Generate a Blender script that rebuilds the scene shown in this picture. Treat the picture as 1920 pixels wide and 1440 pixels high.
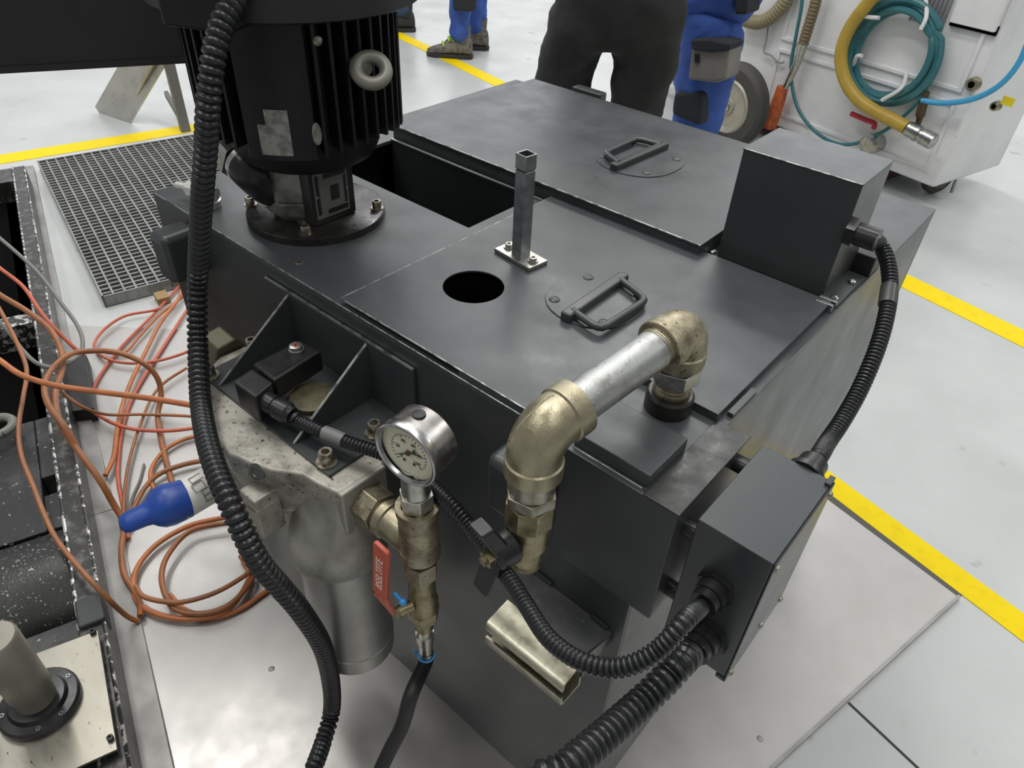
import bpy, math, random
from mathutils import Vector as V, Matrix
random.seed(7)
for o in list(bpy.data.objects): bpy.data.objects.remove(o)
SC = bpy.context.scene; COL = SC.collection
# ------------------------------------------------------------------ camera
RW = ((0.7547161271853178, 0.6546457422702742, 0.04292457913360459),      # camera right
      (0.43946652948258347, -0.4558956956093454, -0.7739691752191459),    # camera down
      (-0.4871064943427965, 0.6029909343035541, -0.6317667261868087))     # camera forward
FPX = 1352.105; CAM = V((0, 0, 1.377))
cr, cd, cf = (V(r) for r in RW)
cam = bpy.data.objects.new('camera', bpy.data.cameras.new('camera')); COL.objects.link(cam)
m = Matrix.Identity(4)
for i in range(3): m[i][0], m[i][1], m[i][2], m[i][3] = cr[i], -cd[i], -cf[i], CAM[i]
cam.matrix_world = m
cam.data.sensor_width = 36; cam.data.lens = 36 * FPX / 1920; cam.data.clip_start = .02; cam.data.clip_end = 60
SC.camera = cam
# ------------------------------------------------------------------ light of the hall
SC.view_settings.view_transform = 'Standard'; SC.view_settings.look = 'None'
SC.view_settings.gamma = 1; SC.view_settings.use_curve_mapping = False
SC.view_settings.exposure = -0.9
W = bpy.data.worlds.new('hall'); SC.world = W; W.use_nodes = True
# unseen hall: dim behind the viewer, glow added ahead to brighten the lids
wn = W.node_tree; bg = wn.nodes['Background']
tcw = wn.nodes.new('ShaderNodeTexCoord'); dot = wn.nodes.new('ShaderNodeVectorMath'); dot.operation = 'DOT_PRODUCT'
dot.inputs[1].default_value = V((-.55, .72, .46)).normalized(); wn.links.new(tcw.outputs['Generated'], dot.inputs[0])
mrw = wn.nodes.new('ShaderNodeMapRange'); mrw.interpolation_type = 'SMOOTHSTEP'
mrw.inputs[1].default_value = .62; mrw.inputs[2].default_value = .97; mrw.inputs[3].default_value = .56; mrw.inputs[4].default_value = 3.2
wn.links.new(dot.outputs['Value'], mrw.inputs[0]); wn.links.new(mrw.outputs[0], bg.inputs[1])
bg.inputs[0].default_value = (.97, .99, 1, 1)
def hall_lamp(loc, sx, sy, watt, rz=0):
    l = bpy.data.lights.new('ceiling_lamp', 'AREA'); l.shape = 'RECTANGLE'; l.size = sx; l.size_y = sy; l.energy = watt; l.color = (1, .985, .96)
    o = bpy.data.objects.new('ceiling_lamp', l); COL.objects.link(o); o.location = loc; o.rotation_euler = (0, 0, rz)
for lx, ly, w in ((-3.2, 5.5, 200), (2.9, 5.2, 190), (-3.7, .7, 170), (-1.0, 1.3, 150), (1.9, -.4, 70), (-2.2, -2.0, 95)):
    hall_lamp((lx, ly, 5.2), 3.2, .5, w, -.245)

# ------------------------------------------------------------------ picture rays -> places
def D(px, py, depth): return CAM + (cr * ((px - 960) / FPX) + cd * ((py - 720) / FPX) + cf) * depth
def PN(px, py, n, c):
    r = D(px, py, 1) - CAM; n = V(n); return CAM + r * ((c - n.dot(CAM)) / n.dot(r))
def Z(px, py, z): return PN(px, py, (0, 0, 1), z)
def X(px, py, x): return PN(px, py, (1, 0, 0), x)
def Y(px, py, y): return PN(px, py, (0, 1, 0), y)
def proj(p):
    d = V(p) - CAM; k = FPX / d.dot(cf); return 960 + d.dot(cr) * k, 720 + d.dot(cd) * k
def axz(x, y, py):
    lo, hi = -.5, 1.37
    for _ in range(50):
        q = (lo + hi) / 2
        if proj((x, y, q))[1] > py: lo = q
        else: hi = q
    return q
FU, FV = V((.970, -.243, 0)), V((.243, .970, 0))       # directions of the floor markings
def fl(u, v, z=0): return FU * u + FV * v + V((0, 0, z))
UX, UY, UZ = V((1, 0, 0)), V((0, 1, 0)), V((0, 0, 1))

# ------------------------------------------------------------------ materials
MC = {}
def mat(name, col, rough=.5, metal=0, c2=None, n=(8, .45, .65), spk=None, rv=0, bump=None, spec=.5, coat=0, stretch=None, trans=0):
    if name in MC: return MC[name]
    m = bpy.data.materials.new(name); MC[name] = m; m.use_nodes = True
    nt = m.node_tree; N = nt.nodes; L = nt.links; b = N['Principled BSDF']
    b.inputs['Base Color'].default_value = (*col, 1); b.inputs['Roughness'].default_value = rough
    b.inputs['Metallic'].default_value = metal; b.inputs['Specular IOR Level'].default_value = spec
    b.inputs['Coat Weight'].default_value = coat; b.inputs['Transmission Weight'].default_value = trans
    tc = N.new('ShaderNodeTexCoord'); src = tc.outputs['Object']
    if stretch:
        mp = N.new('ShaderNodeMapping'); mp.inputs['Scale'].default_value = stretch; L.new(src, mp.inputs[0]); src = mp.outputs[0]
    def noise(sc, det=5, ro=.6):
        x = N.new('ShaderNodeTexNoise'); x.inputs['Scale'].default_value = sc; x.inputs['Detail'].default_value = det
        x.inputs['Roughness'].default_value = ro; L.new(src, x.inputs['Vector']); return x.outputs['Fac']
    def ramp(f, a, c):
        r = N.new('ShaderNodeMapRange'); r.inputs[1].default_value = a; r.inputs[2].default_value = c; L.new(f, r.inputs[0]); return r.outputs[0]
    cur = None
    def mix(f, a, c):
        x = N.new('ShaderNodeMix'); x.data_type = 'RGBA'; L.new(f, x.inputs[0])
        if isinstance(a, tuple): x.inputs[6].default_value = (*a, 1)
        else: L.new(a, x.inputs[6])
        x.inputs[7].default_value = (*c, 1); return x.outputs[2]
    if c2: f = ramp(noise(n[0]), n[1], n[2]); cur = mix(f, col, c2)
    if spk: cur = mix(ramp(noise(spk[1], 3, .5), spk[2], spk[2] + .06), cur if cur else col, spk[0])
    if cur: L.new(cur, b.inputs['Base Color'])
    if rv:
        r = N.new('ShaderNodeMapRange'); L.new(noise(n[0] * 1.7), r.inputs[0]); r.inputs[1].default_value = .3; r.inputs[2].default_value = .7
        r.inputs[3].default_value = max(.03, rough - rv); r.inputs[4].default_value = rough + rv; L.new(r.outputs[0], b.inputs['Roughness'])
    if bump:
        x = N.new('ShaderNodeBump'); x.inputs['Strength'].default_value = bump[1]; x.inputs['Distance'].default_value = bump[2] if len(bump) > 2 else .001
        L.new(noise(bump[0], 3), x.inputs['Height']); L.new(x.outputs[0], b.inputs['Normal'])
    return m
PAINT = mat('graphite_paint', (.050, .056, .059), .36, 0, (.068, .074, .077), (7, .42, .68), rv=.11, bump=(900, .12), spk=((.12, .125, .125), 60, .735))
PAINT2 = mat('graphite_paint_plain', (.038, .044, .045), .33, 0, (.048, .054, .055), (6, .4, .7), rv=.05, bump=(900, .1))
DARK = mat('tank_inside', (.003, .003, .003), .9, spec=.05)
OILY = mat('oily_black_paint', (.012, .012, .011), .32, 0, (.03, .028, .022), (25, .5, .7), rv=.12, bump=(120, .12))
MOTOR = mat('black_motor_paint', (.006, .006, .006), .45, 0, (.011, .011, .010), (14, .4, .7), rv=.08, spec=.32)
PUMPG = mat('pump_cast_grey', (.26, .25, .22), .4, .5, (.11, .105, .09), (20, .45, .65), bump=(300, .3))
ZINC = mat('zinc_plated', (.52, .52, .48), .33, 1, (.34, .33, .29), (60, .45, .7), rv=.1)
GALV = mat('galvanised_pipe', (.42, .43, .42), .42, .9, (.30, .29, .27), (45, .5, .72), spk=((.12, .095, .07), 190, .665), rv=.1, bump=(400, .2))
STEEL = mat('post_steel', (.42, .45, .45), .38, 1, (.27, .29, .29), (50, .4, .7), rv=.08)
BRASSY = mat('pale_brass_fitting', (.40, .362, .25), .38, .85, (.32, .28, .19), (45, .42, .68), spk=((.12, .09, .055), 200, .70), rv=.1, bump=(350, .25))
BRASSD = mat('dirty_brass_fitting', (.40, .36, .25), .42, .8, (.22, .19, .13), (50, .4, .62), spk=((.07, .05, .03), 170, .645), rv=.1, bump=(350, .3))
BRASS = mat('valve_brass', (.35, .31, .19), .34, .9, (.24, .20, .11), (60, .42, .66), rv=.1, bump=(300, .2))
ALU = mat('cast_aluminium', (.36, .35, .31), .5, .55, (.24, .235, .205), (22, .42, .66), bump=(260, .35), rv=.08)
ALUD = mat('oily_cast_aluminium', (.37, .355, .305), .46, .35, (.19, .18, .15), (26, .46, .66), spk=((.05, .045, .035), 170, .635), bump=(180, .35))
BOWL = mat('filter_bowl_metal', (.46, .455, .43), .36, .8, (.36, .355, .33), (10, .4, .7), rv=.05)
BLK = mat('black_plastic', (.012, .012, .013), .32, 0, (.018, .018, .018), (40, .4, .7), rv=.06)
CORR = mat('conduit_plastic', (.013, .014, .015), .30)
RUB = mat('black_rubber', (.014, .014, .014), .5)
FLOOR = mat('floor_paint', (.52, .54, .53), .36, 0, (.45, .47, .46), (2.2, .4, .68), spk=((.36, .37, .35), 9, .69), rv=.1, bump=(60, .05))
YEL = mat('yellow_marking', (.88, .66, .001), .6, 0, (.76, .54, .001), (25, .5, .8), spec=.2)
TRAY = mat('tray_steel', (.47, .455, .437), .36, .68, (.42, .41, .39), (9, .35, .75), rv=.05, bump=(240, .05))
TRAYW = mat('tray_steel_worn', (.36, .352, .335), .5, .5, (.25, .245, .23), (9, .4, .68), rv=.1)
GRAT = mat('galvanised_grating', (.30, .305, .295), .5, .5, (.20, .205, .195), (14, .4, .7))
PIT = mat('pit_dirt', (.07, .068, .06), .8, 0, (.16, .155, .14), (5, .45, .7))
BED = mat('bed_black', (.02, .021, .021), .42, .2, (.055, .056, .055), (11, .48, .68), spk=((.30, .30, .29), 70, .66), rv=.12, bump=(90, .35))
BEDW = mat('bed_worn_edge', (.035, .034, .032), .34, .4, (.13, .127, .12), (30, .5, .66), spk=((.55, .54, .52), 70, .68), bump=(70, .5))
SWARF = mat('bed_cover_swarf', (.02, .02, .019), .3, .2, (.034, .034, .032), (8, .4, .7), spk=((.36, .34, .31), 150, .63), bump=(200, .4))
PLATE = mat('machined_plate', (.34, .325, .275), .34, .85, (.30, .28, .235), (9, .4, .66), spk=((.05, .045, .035), 60, .655), stretch=(.6, 2, 1), rv=.1)
BEIGE = mat('beige_tube', (.30, .285, .235), .42, .3, (.23, .22, .18), (10, .4, .7))
ORG = mat('orange_cable', (.50, .16, .05), .42, 0, (.36, .125, .042), (30, .42, .7))
ORG2 = mat('brown_orange_cable', (.33, .115, .037), .42, 0, (.22, .092, .035), (26, .42, .7))
RED = mat('red_orange_cable', (.55, .12, .06), .42, 0, (.42, .10, .055), (26, .42, .7))
GREYC = mat('grey_cable', (.17, .165, .145), .45)
BLUE = mat('blue_cap', (.008, .048, .27), .40, 0, (.010, .06, .32), (20, .4, .7))
WHITEP = mat('white_cart_paint', (.84, .845, .85), .32, 0, (.72, .725, .73), (4, .4, .7), spk=((.5, .5, .49), 22, .72))
TEAL = mat('teal_hose', (.035, .15, .175), .38, 0, (.05, .19, .21), (20, .4, .7))
YHOSE = mat('yellow_hose', (.50, .34, .05), .4, 0, (.43, .28, .04), (14, .4, .7))
BHOSE = mat('light_blue_hose', (.06, .37, .66), .35)
OLIVE = mat('olive_corrugated_hose', (.27, .235, .14), .42)
OLIVE2 = mat('brown_corrugated_hose', (.17, .13, .075), .42)
ORGH = mat('orange_handle', (.60, .13, .035), .6, 0, (.30, .08, .03), (40, .42, .62), bump=(120, .5))
REDP = mat('red_handle', (.55, .10, .055), .38, 0, (.46, .085, .05), (20, .4, .7))
WLET = mat('white_print', (.75, .62, .56), .5)
BTIE = mat('blue_tie', (.04, .26, .60), .35)
DIAL = mat('dial_face', (.66, .65, .50), .5, 0, (.54, .49, .33), (30, .5, .75))
INK = mat('dial_ink', (.05, .05, .04), .5)
SCREWB = mat('bronze_screw', (.16, .11, .06), .45, .7)
CASE = mat('stained_stainless', (.50, .49, .47), .3, .95, (.33, .28, .25), (26, .47, .66), rv=.1)
CHROME = mat('bezel_steel', (.46, .46, .45), .27, 1, (.4, .4, .4), (30, .4, .7))
WNUT = mat('bolt_steel', (.40, .37, .31), .32, .9, (.17, .135, .095), (120, .45, .6))
LABEL = mat('silver_label', (.30, .30, .27), .4, .4, (.16, .155, .14), (90, .42, .62))
LABG = mat('label_grey', (.17, .165, .15), .4, .3)
LAB2 = mat('nameplate_black', (.012, .012, .012), .4)
STICK = mat('white_pipe_label', (.62, .61, .56), .45)
TYRE = mat('tyre_rubber', (.055, .053, .05), .65)
RIM = mat('wheel_rim', (.43, .41, .35), .45, .3, (.35, .33, .28), (20, .4, .7))
JEAN = mat('charcoal_trousers', (.022, .021, .021), .85, 0, (.034, .033, .033), (18, .4, .7), bump=(40, .5, .004))
WBLUE = mat('blue_work_trousers', (.035, .085, .34), .8, 0, (.05, .12, .44), (12, .4, .7), bump=(24, .7, .006))
NAVY = mat('dark_knee_pad', (.02, .023, .027), .85)
GREYF = mat('grey_pocket', (.23, .215, .20), .8, 0, (.17, .16, .15), (10, .4, .7))
SKIN = mat('skin', (.55, .33, .24), .55)
HAIR = mat('brown_hair', (.04, .025, .015), .7)
SHIRT = mat('grey_shirt', (.10, .11, .13), .85)
SHOE = mat('grey_boot', (.20, .18, .15), .75, 0, (.09, .085, .08), (30, .45, .6))
SHOED = mat('dark_boot', (.03, .03, .03), .7)
LIME = mat('lime_lace', (.42, .75, .06), .6)
PANEL = mat('black_machine_panel', (.010, .010, .010), .45, 0, (.014, .014, .013), (10, .4, .7))
STAIN = mat('stainless_sheet', (.55, .54, .50), .42, .6, (.40, .39, .36), (9, .4, .7), rv=.08)
STAND = mat('grey_stand_paint', (.17, .165, .145), .45)

# ------------------------------------------------------------------ mesh builder
class MB:
    def __init__(s): s.v = []; s.f = []
    def add(s, vs, fs):
        b = len(s.v); s.v += [V(p) for p in vs]; s.f += [tuple(i + b for i in f) for f in fs]; return s
    def hexa(s, p):        # 8 corners: bottom ring, top ring
        return s.add(p, [(3, 2, 1, 0), (4, 5, 6, 7), (0, 1, 5, 4), (1, 2, 6, 5), (2, 3, 7, 6), (3, 0, 4, 7)])
    def box(s, x0, x1, y0, y1, z0, z1):
        return s.hexa([(x0, y0, z0), (x1, y0, z0), (x1, y1, z0), (x0, y1, z0), (x0, y0, z1), (x1, y0, z1), (x1, y1, z1), (x0, y1, z1)])
    def ob(s, c, a, b, d, la, lb, ld):     # oriented box: centre, three axes, three half sizes
        c = V(c); a = V(a).normalized() * la; b = V(b).normalized() * lb; d = V(d).normalized() * ld
        return s.hexa([c - a - b - d, c + a - b - d, c + a + b - d, c - a + b - d, c - a - b + d, c + a - b + d, c + a + b + d, c - a + b + d])
    def prism(s, pts, ext):                # polygon extruded along ext
        n = len(pts); e = V(ext); p = [V(q) for q in pts]
        return s.add(p + [q + e for q in p], [tuple(range(n))[::-1], tuple(range(n, 2 * n))] + [(i, (i + 1) % n, n + (i + 1) % n, n + i) for i in range(n)])
    def rings(s, rs, capa=True, capb=True, closed=False):
        n = len(rs[0]); b = len(s.v); fs = []
        for r in rs: s.v += [V(p) for p in r]
        k = len(rs)
        for j in range(k if closed else k - 1):
            for i in range(n):
                a, c = b + j * n, b + ((j + 1) % k) * n; fs.append((a + i, a + (i + 1) % n, c + (i + 1) % n, c + i))
        if capa and not closed: fs.append(tuple(b + i for i in range(n))[::-1])
        if capb and not closed: fs.append(tuple(b + (k - 1) * n + i for i in range(n)))
        s.f += fs; return s
    def lathe(s, o, ax, prof, n=28, rot=0, capa=True, capb=True, sc=(1, 1), ref=None):     # prof: (height, radius)
        o = V(o); w = V(ax).normalized(); a = frame(w, ref)[0]; c = w.cross(a)
        rs = []
        for h, r in prof:
            rs.append([o + w * h + a * (math.cos(rot + 2 * math.pi * i / n) * r * sc[0]) + c * (math.sin(rot + 2 * math.pi * i / n) * r * sc[1]) for i in range(n)])
        return s.rings(rs, capa, capb)
    def cyl(s, p0, p1, r0, r1=None, n=24, rot=0):
        p0 = V(p0); p1 = V(p1); r1 = r0 if r1 is None else r1
        return s.lathe(p0, p1 - p0, [(0, r0), ((p1 - p0).length, r1)], n, rot)
    def hexn(s, p0, p1, r, rot=0): return s.cyl(p0, p1, r, r, 6, rot)
    def tube(s, pts, r, n=10, closed=False):
        pts = [V(p) for p in pts]; k = len(pts); rs = []; a = None
        for i, p in enumerate(pts):
            if closed: t = pts[(i + 1) % k] - pts[i - 1]
            else: t = pts[min(i + 1, k - 1)] - pts[max(i - 1, 0)]
            t.normalize()
            if a is None: a = frame(t)[0]
            a = (a - t * a.dot(t)).normalized(); c = t.cross(a)
            q = r(i / (k - 1)) if callable(r) else (r[i] if isinstance(r, list) else r)
            rs.append([p + (a * math.cos(2 * math.pi * j / n) + c * math.sin(2 * math.pi * j / n)) * q for j in range(n)])
        return s.rings(rs, closed=closed)
    def torus(s, c, ax, R, r, n=28, k=10, sc=1):
        w = V(ax).normalized(); a = frame(w)[0]; b = w.cross(a)
        return s.tube([V(c) + a * (math.cos(2 * math.pi * i / n) * R) + b * (math.sin(2 * math.pi * i / n) * R * sc) for i in range(n)], r, k, True)
    def ball(s, c, r, n=14, sc=(1, 1, 1)):
        c = V(c); rs = []
        for j in range(1, 8):
            t = math.pi * j / 8
            rs.append([c + V((math.sin(t) * math.cos(2 * math.pi * i / n) * r * sc[0], math.sin(t) * math.sin(2 * math.pi * i / n) * r * sc[1], -math.cos(t) * r * sc[2])) for i in range(n)])
        return s.rings(rs)
def frame(w, ref=None):
    w = V(w).normalized(); r = V(ref) if ref is not None else (UZ if abs(w.z) < .9 else UX)
    a = (r - w * r.dot(w)).normalized(); return a, w.cross(a)
def spl(pts, step=.012, closed=False):      # even Catmull-Rom through points
    p = [V(q) for q in pts]; out = []
    n = len(p); rng = range(n) if closed else range(n - 1)
    for i in rng:
        a = p[i - 1] if (i > 0 or closed) else p[0] * 2 - p[1]
        b = p[i]; c = p[(i + 1) % n]; d = p[(i + 2) % n] if (i + 2 < n or closed) else p[-1] * 2 - p[-2]
        k = max(2, int((c - b).length / min(.004, step * .7)))
        for j in range(k):
            t = j / k
            out.append(.5 * (2 * b + (c - a) * t + (2 * a - 5 * b + 4 * c - d) * t * t + (3 * b - a - 3 * c + d) * t ** 3))
    if not closed: out.append(p[-1])
    res = [out[0]]; acc = 0
    for i in range(1, len(out)):
        seg = (out[i] - out[i - 1]).length; u = 0
        while acc + seg - u >= step:
            u += step - acc; acc = 0; res.append(out[i - 1].lerp(out[i], min(1, u / seg)))
        acc += seg - u
    return res
def corrugated(mb, pts, r, pitch=.0045, depth=.23, n=20):
    q = spl(pts, pitch / 8); w = [1 - depth, 1 - depth * .75, 1 - depth * .2, 1, 1, 1, 1 - depth * .2, 1 - depth * .75]
    return mb.tube(q, [r * w[i % 8] for i in range(len(q))], n)
def arc(c, a, b, R, t0, t1, k=14): return [V(c) + V(a) * (math.cos(t0 + (t1 - t0) * i / k) * R) + V(b) * (math.sin(t0 + (t1 - t0) * i / k) * R) for i in range(k + 1)]
ORIG = {}
def link(name, data, parent, loc):
    o = bpy.data.objects.new(name, data); COL.objects.link(o)
    if parent is not None: o.parent = parent; ORIG[o] = ORIG[parent]
    else: o.location = loc; ORIG[o] = V(loc)
    return o
def tag(o, label=None, cat=None, group=None, kind=None):
    for k, v in (('label', label), ('category', cat), ('group', group), ('kind', kind)):
        if v: o[k] = v
    return o
def thing(name, loc, label, cat, group=None): return tag(link(name, None, None, V(loc)), label, cat, group)
def obj(name, mb, m, parent=None, loc=None, smooth=35, bevel=0, label=None, cat=None, group=None, kind=None, seg=2):
    if parent is None and loc is None:
        lo = [min(p[i] for p in mb.v) for i in range(3)]; hi = [max(p[i] for p in mb.v) for i in range(3)]
        loc = V(((lo[0] + hi[0]) / 2, (lo[1] + hi[1]) / 2, lo[2]))
    o0 = ORIG[parent] if parent is not None else V(loc)
    me = bpy.data.meshes.new(name); me.from_pydata([p - o0 for p in mb.v], [], mb.f); me.validate()
    import bmesh
    bm = bmesh.new(); bm.from_mesh(me); bmesh.ops.recalc_face_normals(bm, faces=bm.faces); bm.to_mesh(me); bm.free()
    me.materials.append(m)
    if smooth:
        me.polygons.foreach_set('use_smooth', [True] * len(me.polygons)); me.set_sharp_from_angle(angle=math.radians(smooth))
    o = link(name, me, parent, loc)
    if bevel:
        b = o.modifiers.new('bevel', 'BEVEL'); b.width = bevel; b.segments = seg; b.limit_method = 'ANGLE'; b.angle_limit = math.radians(40); b.harden_normals = True
    return tag(o, label, cat, group, kind)
def text(name, s, size, c, right, up, m, parent, depth=.0004, label=None):
    cu = bpy.data.curves.new(name, 'FONT'); cu.body = s; cu.size = size; cu.align_x = 'CENTER'; cu.align_y = 'CENTER'; cu.extrude = depth
    t = bpy.data.objects.new(name, cu); COL.objects.link(t)
    dg = bpy.context.evaluated_depsgraph_get(); me = bpy.data.meshes.new_from_object(t.evaluated_get(dg)); bpy.data.objects.remove(t)
    r = V(right).normalized(); u = V(up); u = (u - r * u.dot(r)).normalized(); w = r.cross(u); o0 = ORIG[parent]
    for vtx in me.vertices: q = vtx.co.copy(); vtx.co = V(c) + r * q.x + u * q.y + w * q.z - o0
    me.materials.clear(); me.materials.append(m)
    return tag(link(name, me, parent, None), label)
def capbolt(mb, c, ax, r, h, wash=True):    # socket head screw with a real recess
    c = V(c); ax = V(ax).normalized()
    if wash: mb.lathe(c, ax, [(0, r * 1.45), (.0018, r * 1.45)], 20)
    mb.lathe(c + ax * .0015, ax, [(0, r), (h * .9, r), (h, r * .9), (h, r * .55), (h * .5, r * .5)], 18)
def hexbolt(mb, c, ax, r, h, stud=0):
    c = V(c); ax = V(ax).normalized()
    mb.lathe(c, ax, [(0, r * 1.5), (.002, r * 1.5)], 20); mb.hexn(c + ax * .002, c + ax * h, r)
    if stud: mb.cyl(c + ax * h, c + ax * (h + stud), r * .58, n=14)

# ================================================================== floor and markings
f = MB().box(-7.5, 4.5, -1.5, 8.5, -.05, 0); obj('floor', f, FLOOR, kind='structure', smooth=0)
def strip(name, pts, z0, z1, m, **k): return obj(name, MB().prism([V((p[0], p[1], z0)) for p in pts], (0, 0, z1 - z0)), m, smooth=0, **k)
strip('trim_1', [fl(-5.5, 2.56), fl(-2.2, 2.59), fl(3, 2.64), fl(3, 2.745), fl(-2.2, 2.70), fl(-5.5, 2.65)], 0, .002, YEL, kind='structure')
strip('trim_2', [fl(-.62, 1.462), fl(2, 1.42), fl(2, 1.51), fl(-.62, 1.53)], 0, .002, YEL, kind='structure')
strip('trim_3', [fl(-3.965, -1), fl(-3.845, -1), fl(-3.835, 1.3), fl(-3.94, 1.3)], 0, .002, YEL, kind='structure')
strip('trim_4', [fl(-.165, 1.008), fl(1.6, 1.008), fl(1.6, 1.013), fl(-.165, 1.013)], 0, .0012, mat('joint', (.035, .035, .033), .8), kind='structure')
strip('trim_5', [fl(-.3, 2.03), fl(2.2, 2.03), fl(2.2, 2.034), fl(-.3, 2.034)], 0, .0006, mat('hairline', (.33, .335, .33), .6), kind='structure')
strip('trim_6', [fl(-.62, 1.435), fl(-.172, 1.435), fl(-.172, 1.462), fl(-.62, 1.462)], 0, .0015, mat('gap', (.09, .088, .08), .7), kind='structure')

# drip tray: polished sheet with a thin folded lip
tr = thing('drip_tray', (-.6, .5, 0), 'polished steel drip tray sheet lying on the floor under the dark tank', 'tray')
obj('tray_sheet', MB().prism([V((-2.28, .545, .001)), V((-1.43, .285, .001)), V((-.60, .01, .001)), V((-.2, -.2, .001)), V((-.17, 0, .001)), V((.178, 1.438, .001)), V((-1.28, 1.79, .001)), V((-1.75, 1.0, .001))], (0, 0, .004)), TRAY, tr, smooth=0)
lipm = MB(); lipm.prism([V((-.17, 0, .002)), V((.178, 1.438, .002)), V((.184, 1.436, .002)), V((-.164, 0, .002))], (0, 0, .010))
obj('tray_lip', lipm, TRAYW, tr, smooth=0)
for q in ((509, 1254), (1425, 1385)): obj('rivet', MB().lathe(Z(*q, .0048), UZ, [(0, .0065), (.0012, .0055), (.002, .002)], 14), TRAYW, tr)
# ================================================================== channel beside the machine
ch = MB()
A = [V((-3.6, .985, 0)), V((-2.28, .545, 0)), V((-1.43, .285, 0)), V((-.60, .01, 0)), V((-.2, -.14, 0))]
B = [p + V((-.045, -.115, 0)) for p in A]
for i in range(4): ch.prism([B[i], B[i + 1], A[i + 1], A[i]], (0, 0, .012))
obj('floor_channel', ch, TRAYW, smooth=0, bevel=.003, label='pale metal edge strip between the black machine bed and the drip tray', cat='edge strip')
# ================================================================== floor grating
gt = thing('floor_grating', fl(-3.05, .5), 'galvanised steel floor grating behind the orange cables', 'grating')
g0, g1, h0, h1 = -3.69, -2.395, .098, .86
fr = MB()
for a0, a1, b0, b1 in ((g0, g1, h0, h0 + .006), (g0, g1, h1 - .006, h1), (g0, g0 + .006, h0, h1), (g1 - .006, g1, h0, h1)):
    fr.prism([fl(a0, b0, .0), fl(a1, b0, .0), fl(a1, b1, .0), fl(a0, b1, .0)], (0, 0, .042))
obj('grating_frame', fr, GRAT, gt, smooth=0)
br = MB(); n = 46
for i in range(1, n): u = g0 + (g1 - g0) * i / n; br.prism([fl(u - .0038, h0, .022), fl(u + .0038, h0, .022), fl(u + .0038, h1, .022), fl(u - .0038, h1, .022)], (0, 0, .016))
n = 21
for i in range(1, n): v = h0 + (h1 - h0) * i / n; br.prism([fl(g0, v - .0032, .010), fl(g1, v - .0032, .010), fl(g1, v + .0032, .010), fl(g0, v + .0032, .010)], (0, 0, .031))
obj('grating_bars', br, GRAT, gt, smooth=0)
strip('trim_7', [fl(g0, h0), fl(g1, h0), fl(g1, h1), fl(g0, h1)], 0, .003, PIT, kind='structure')

# ================================================================== machine bed at the left
MU = V((.948, -.319, 0)); MV = V((.319, .948, 0)); MO = Z(231, 1350, .1); MO.z = 0
def mb_(u, v, z): return MO + MU * u + MV * v + V((0, 0, z))
def mrect(mb, u0, u1, v0, v1, z0, z1): return mb.prism([mb_(u0, v0, z0), mb_(u1, v0, z0), mb_(u1, v1, z0), mb_(u0, v1, z0)], (0, 0, z1 - z0))
def muv(px, py, z): p = Z(px, py, z) - MO; return p.dot(MU), p.dot(MV)
bed = thing('machine_bed', mb_(-1, -.4, 0), 'low black machine bed with open cavities beside the orange cables', 'machine')
b = MB()
us = [-2.66, -2.52, muv(70, 590, .1)[0] - .03, muv(70, 590, .1)[0] + .03, muv(60, 770, .1)[0], muv(60, 985, .1)[0], .55]
# rim along the right, cross bars and outer end
obj('rim', mrect(MB(), us[0], .55, -.048, 0, .0, .10), BEDW, bed, smooth=0, bevel=.004)
SPARK = mat('silver_chipped_edge', (.05, .05, .048), .3, .5, (.60, .59, .56), (55, .50, .56), bump=(120, .5))
for v_ in (-.048, 0): obj('rim_edge', MB().tube([mb_(us[0] + (.5 - us[0]) * t / 20, v_ + (.003 if v_ < 0 else -.003), .0995) for t in range(21)], .0038, 6), SPARK, bed)
obj('cross_bar', mrect(MB(), us[2], us[3], -1.0, -.048, .0, .097), SPARK, bed, smooth=0, bevel=.004)
obj('end_bar', mrect(MB(), us[0], us[1], -1.0, -.048, .0, .097), BEDW, bed, smooth=0, bevel=.004)
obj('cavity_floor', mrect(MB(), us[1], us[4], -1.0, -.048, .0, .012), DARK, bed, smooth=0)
sh = MB(); uc = muv(110, 905, .07)
mrect(sh, us[4], us[5], -1.0, uc[1] - .035, 0, .07); mrect(sh, us[4], uc[0] - .035, uc[1] - .035, -.048, 0, .07); mrect(sh, uc[0] + .03, us[5], uc[1] - .035, -.048, 0, .07)
obj('shelf', sh, BED, bed, smooth=0, bevel=.004)
cv = MB(); uu0, uu1 = us[5] + .0, us[5] + .26
k = 14; ring = []
for j in (-1.0, -.05):
    ring.append([mb_(uu0 + (uu1 - uu0) * i / k, j, .03 + .075 * math.sin(math.pi * (.12 + .88 * i / k)) ** .8 if 0 < i < k else .0) for i in range(k + 1)])
cv.rings(ring); obj('curved_cover', cv, SWARF, bed)
obj('apron', mrect(MB(), uu1, .55, -1.0, -.05, 0, .06), BED, bed, smooth=0, bevel=.004)
bl = MB(); p = muv(175, 1135, .1); mrect(bl, p[0] - .02, p[0] + .05, p[1] - .03, p[1] + .018, .06, .112)
obj('rubber_block', bl, mat('grey_block', (.045, .05, .05), .6), bed, bevel=.006)
obj('black_buffer', MB().hexa([V((-2.03, .425, .0)), V((-1.80, .355, 0)), V((-1.77, .405, 0)), V((-2.02, .50, 0)), V((-2.03, .425, .05)), V((-1.80, .355, .05)), V((-1.77, .405, .05)), V((-2.02, .50, .05))]), RUB, bed, bevel=.004)
obj('handwheel_rim', MB().tube(arc(Z(-6, 800, .11), UX, UY, .035, 0, 6.28, 30), .011, 10), mat('grey_rim', (.2, .2, .18), .5), bed)
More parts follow.
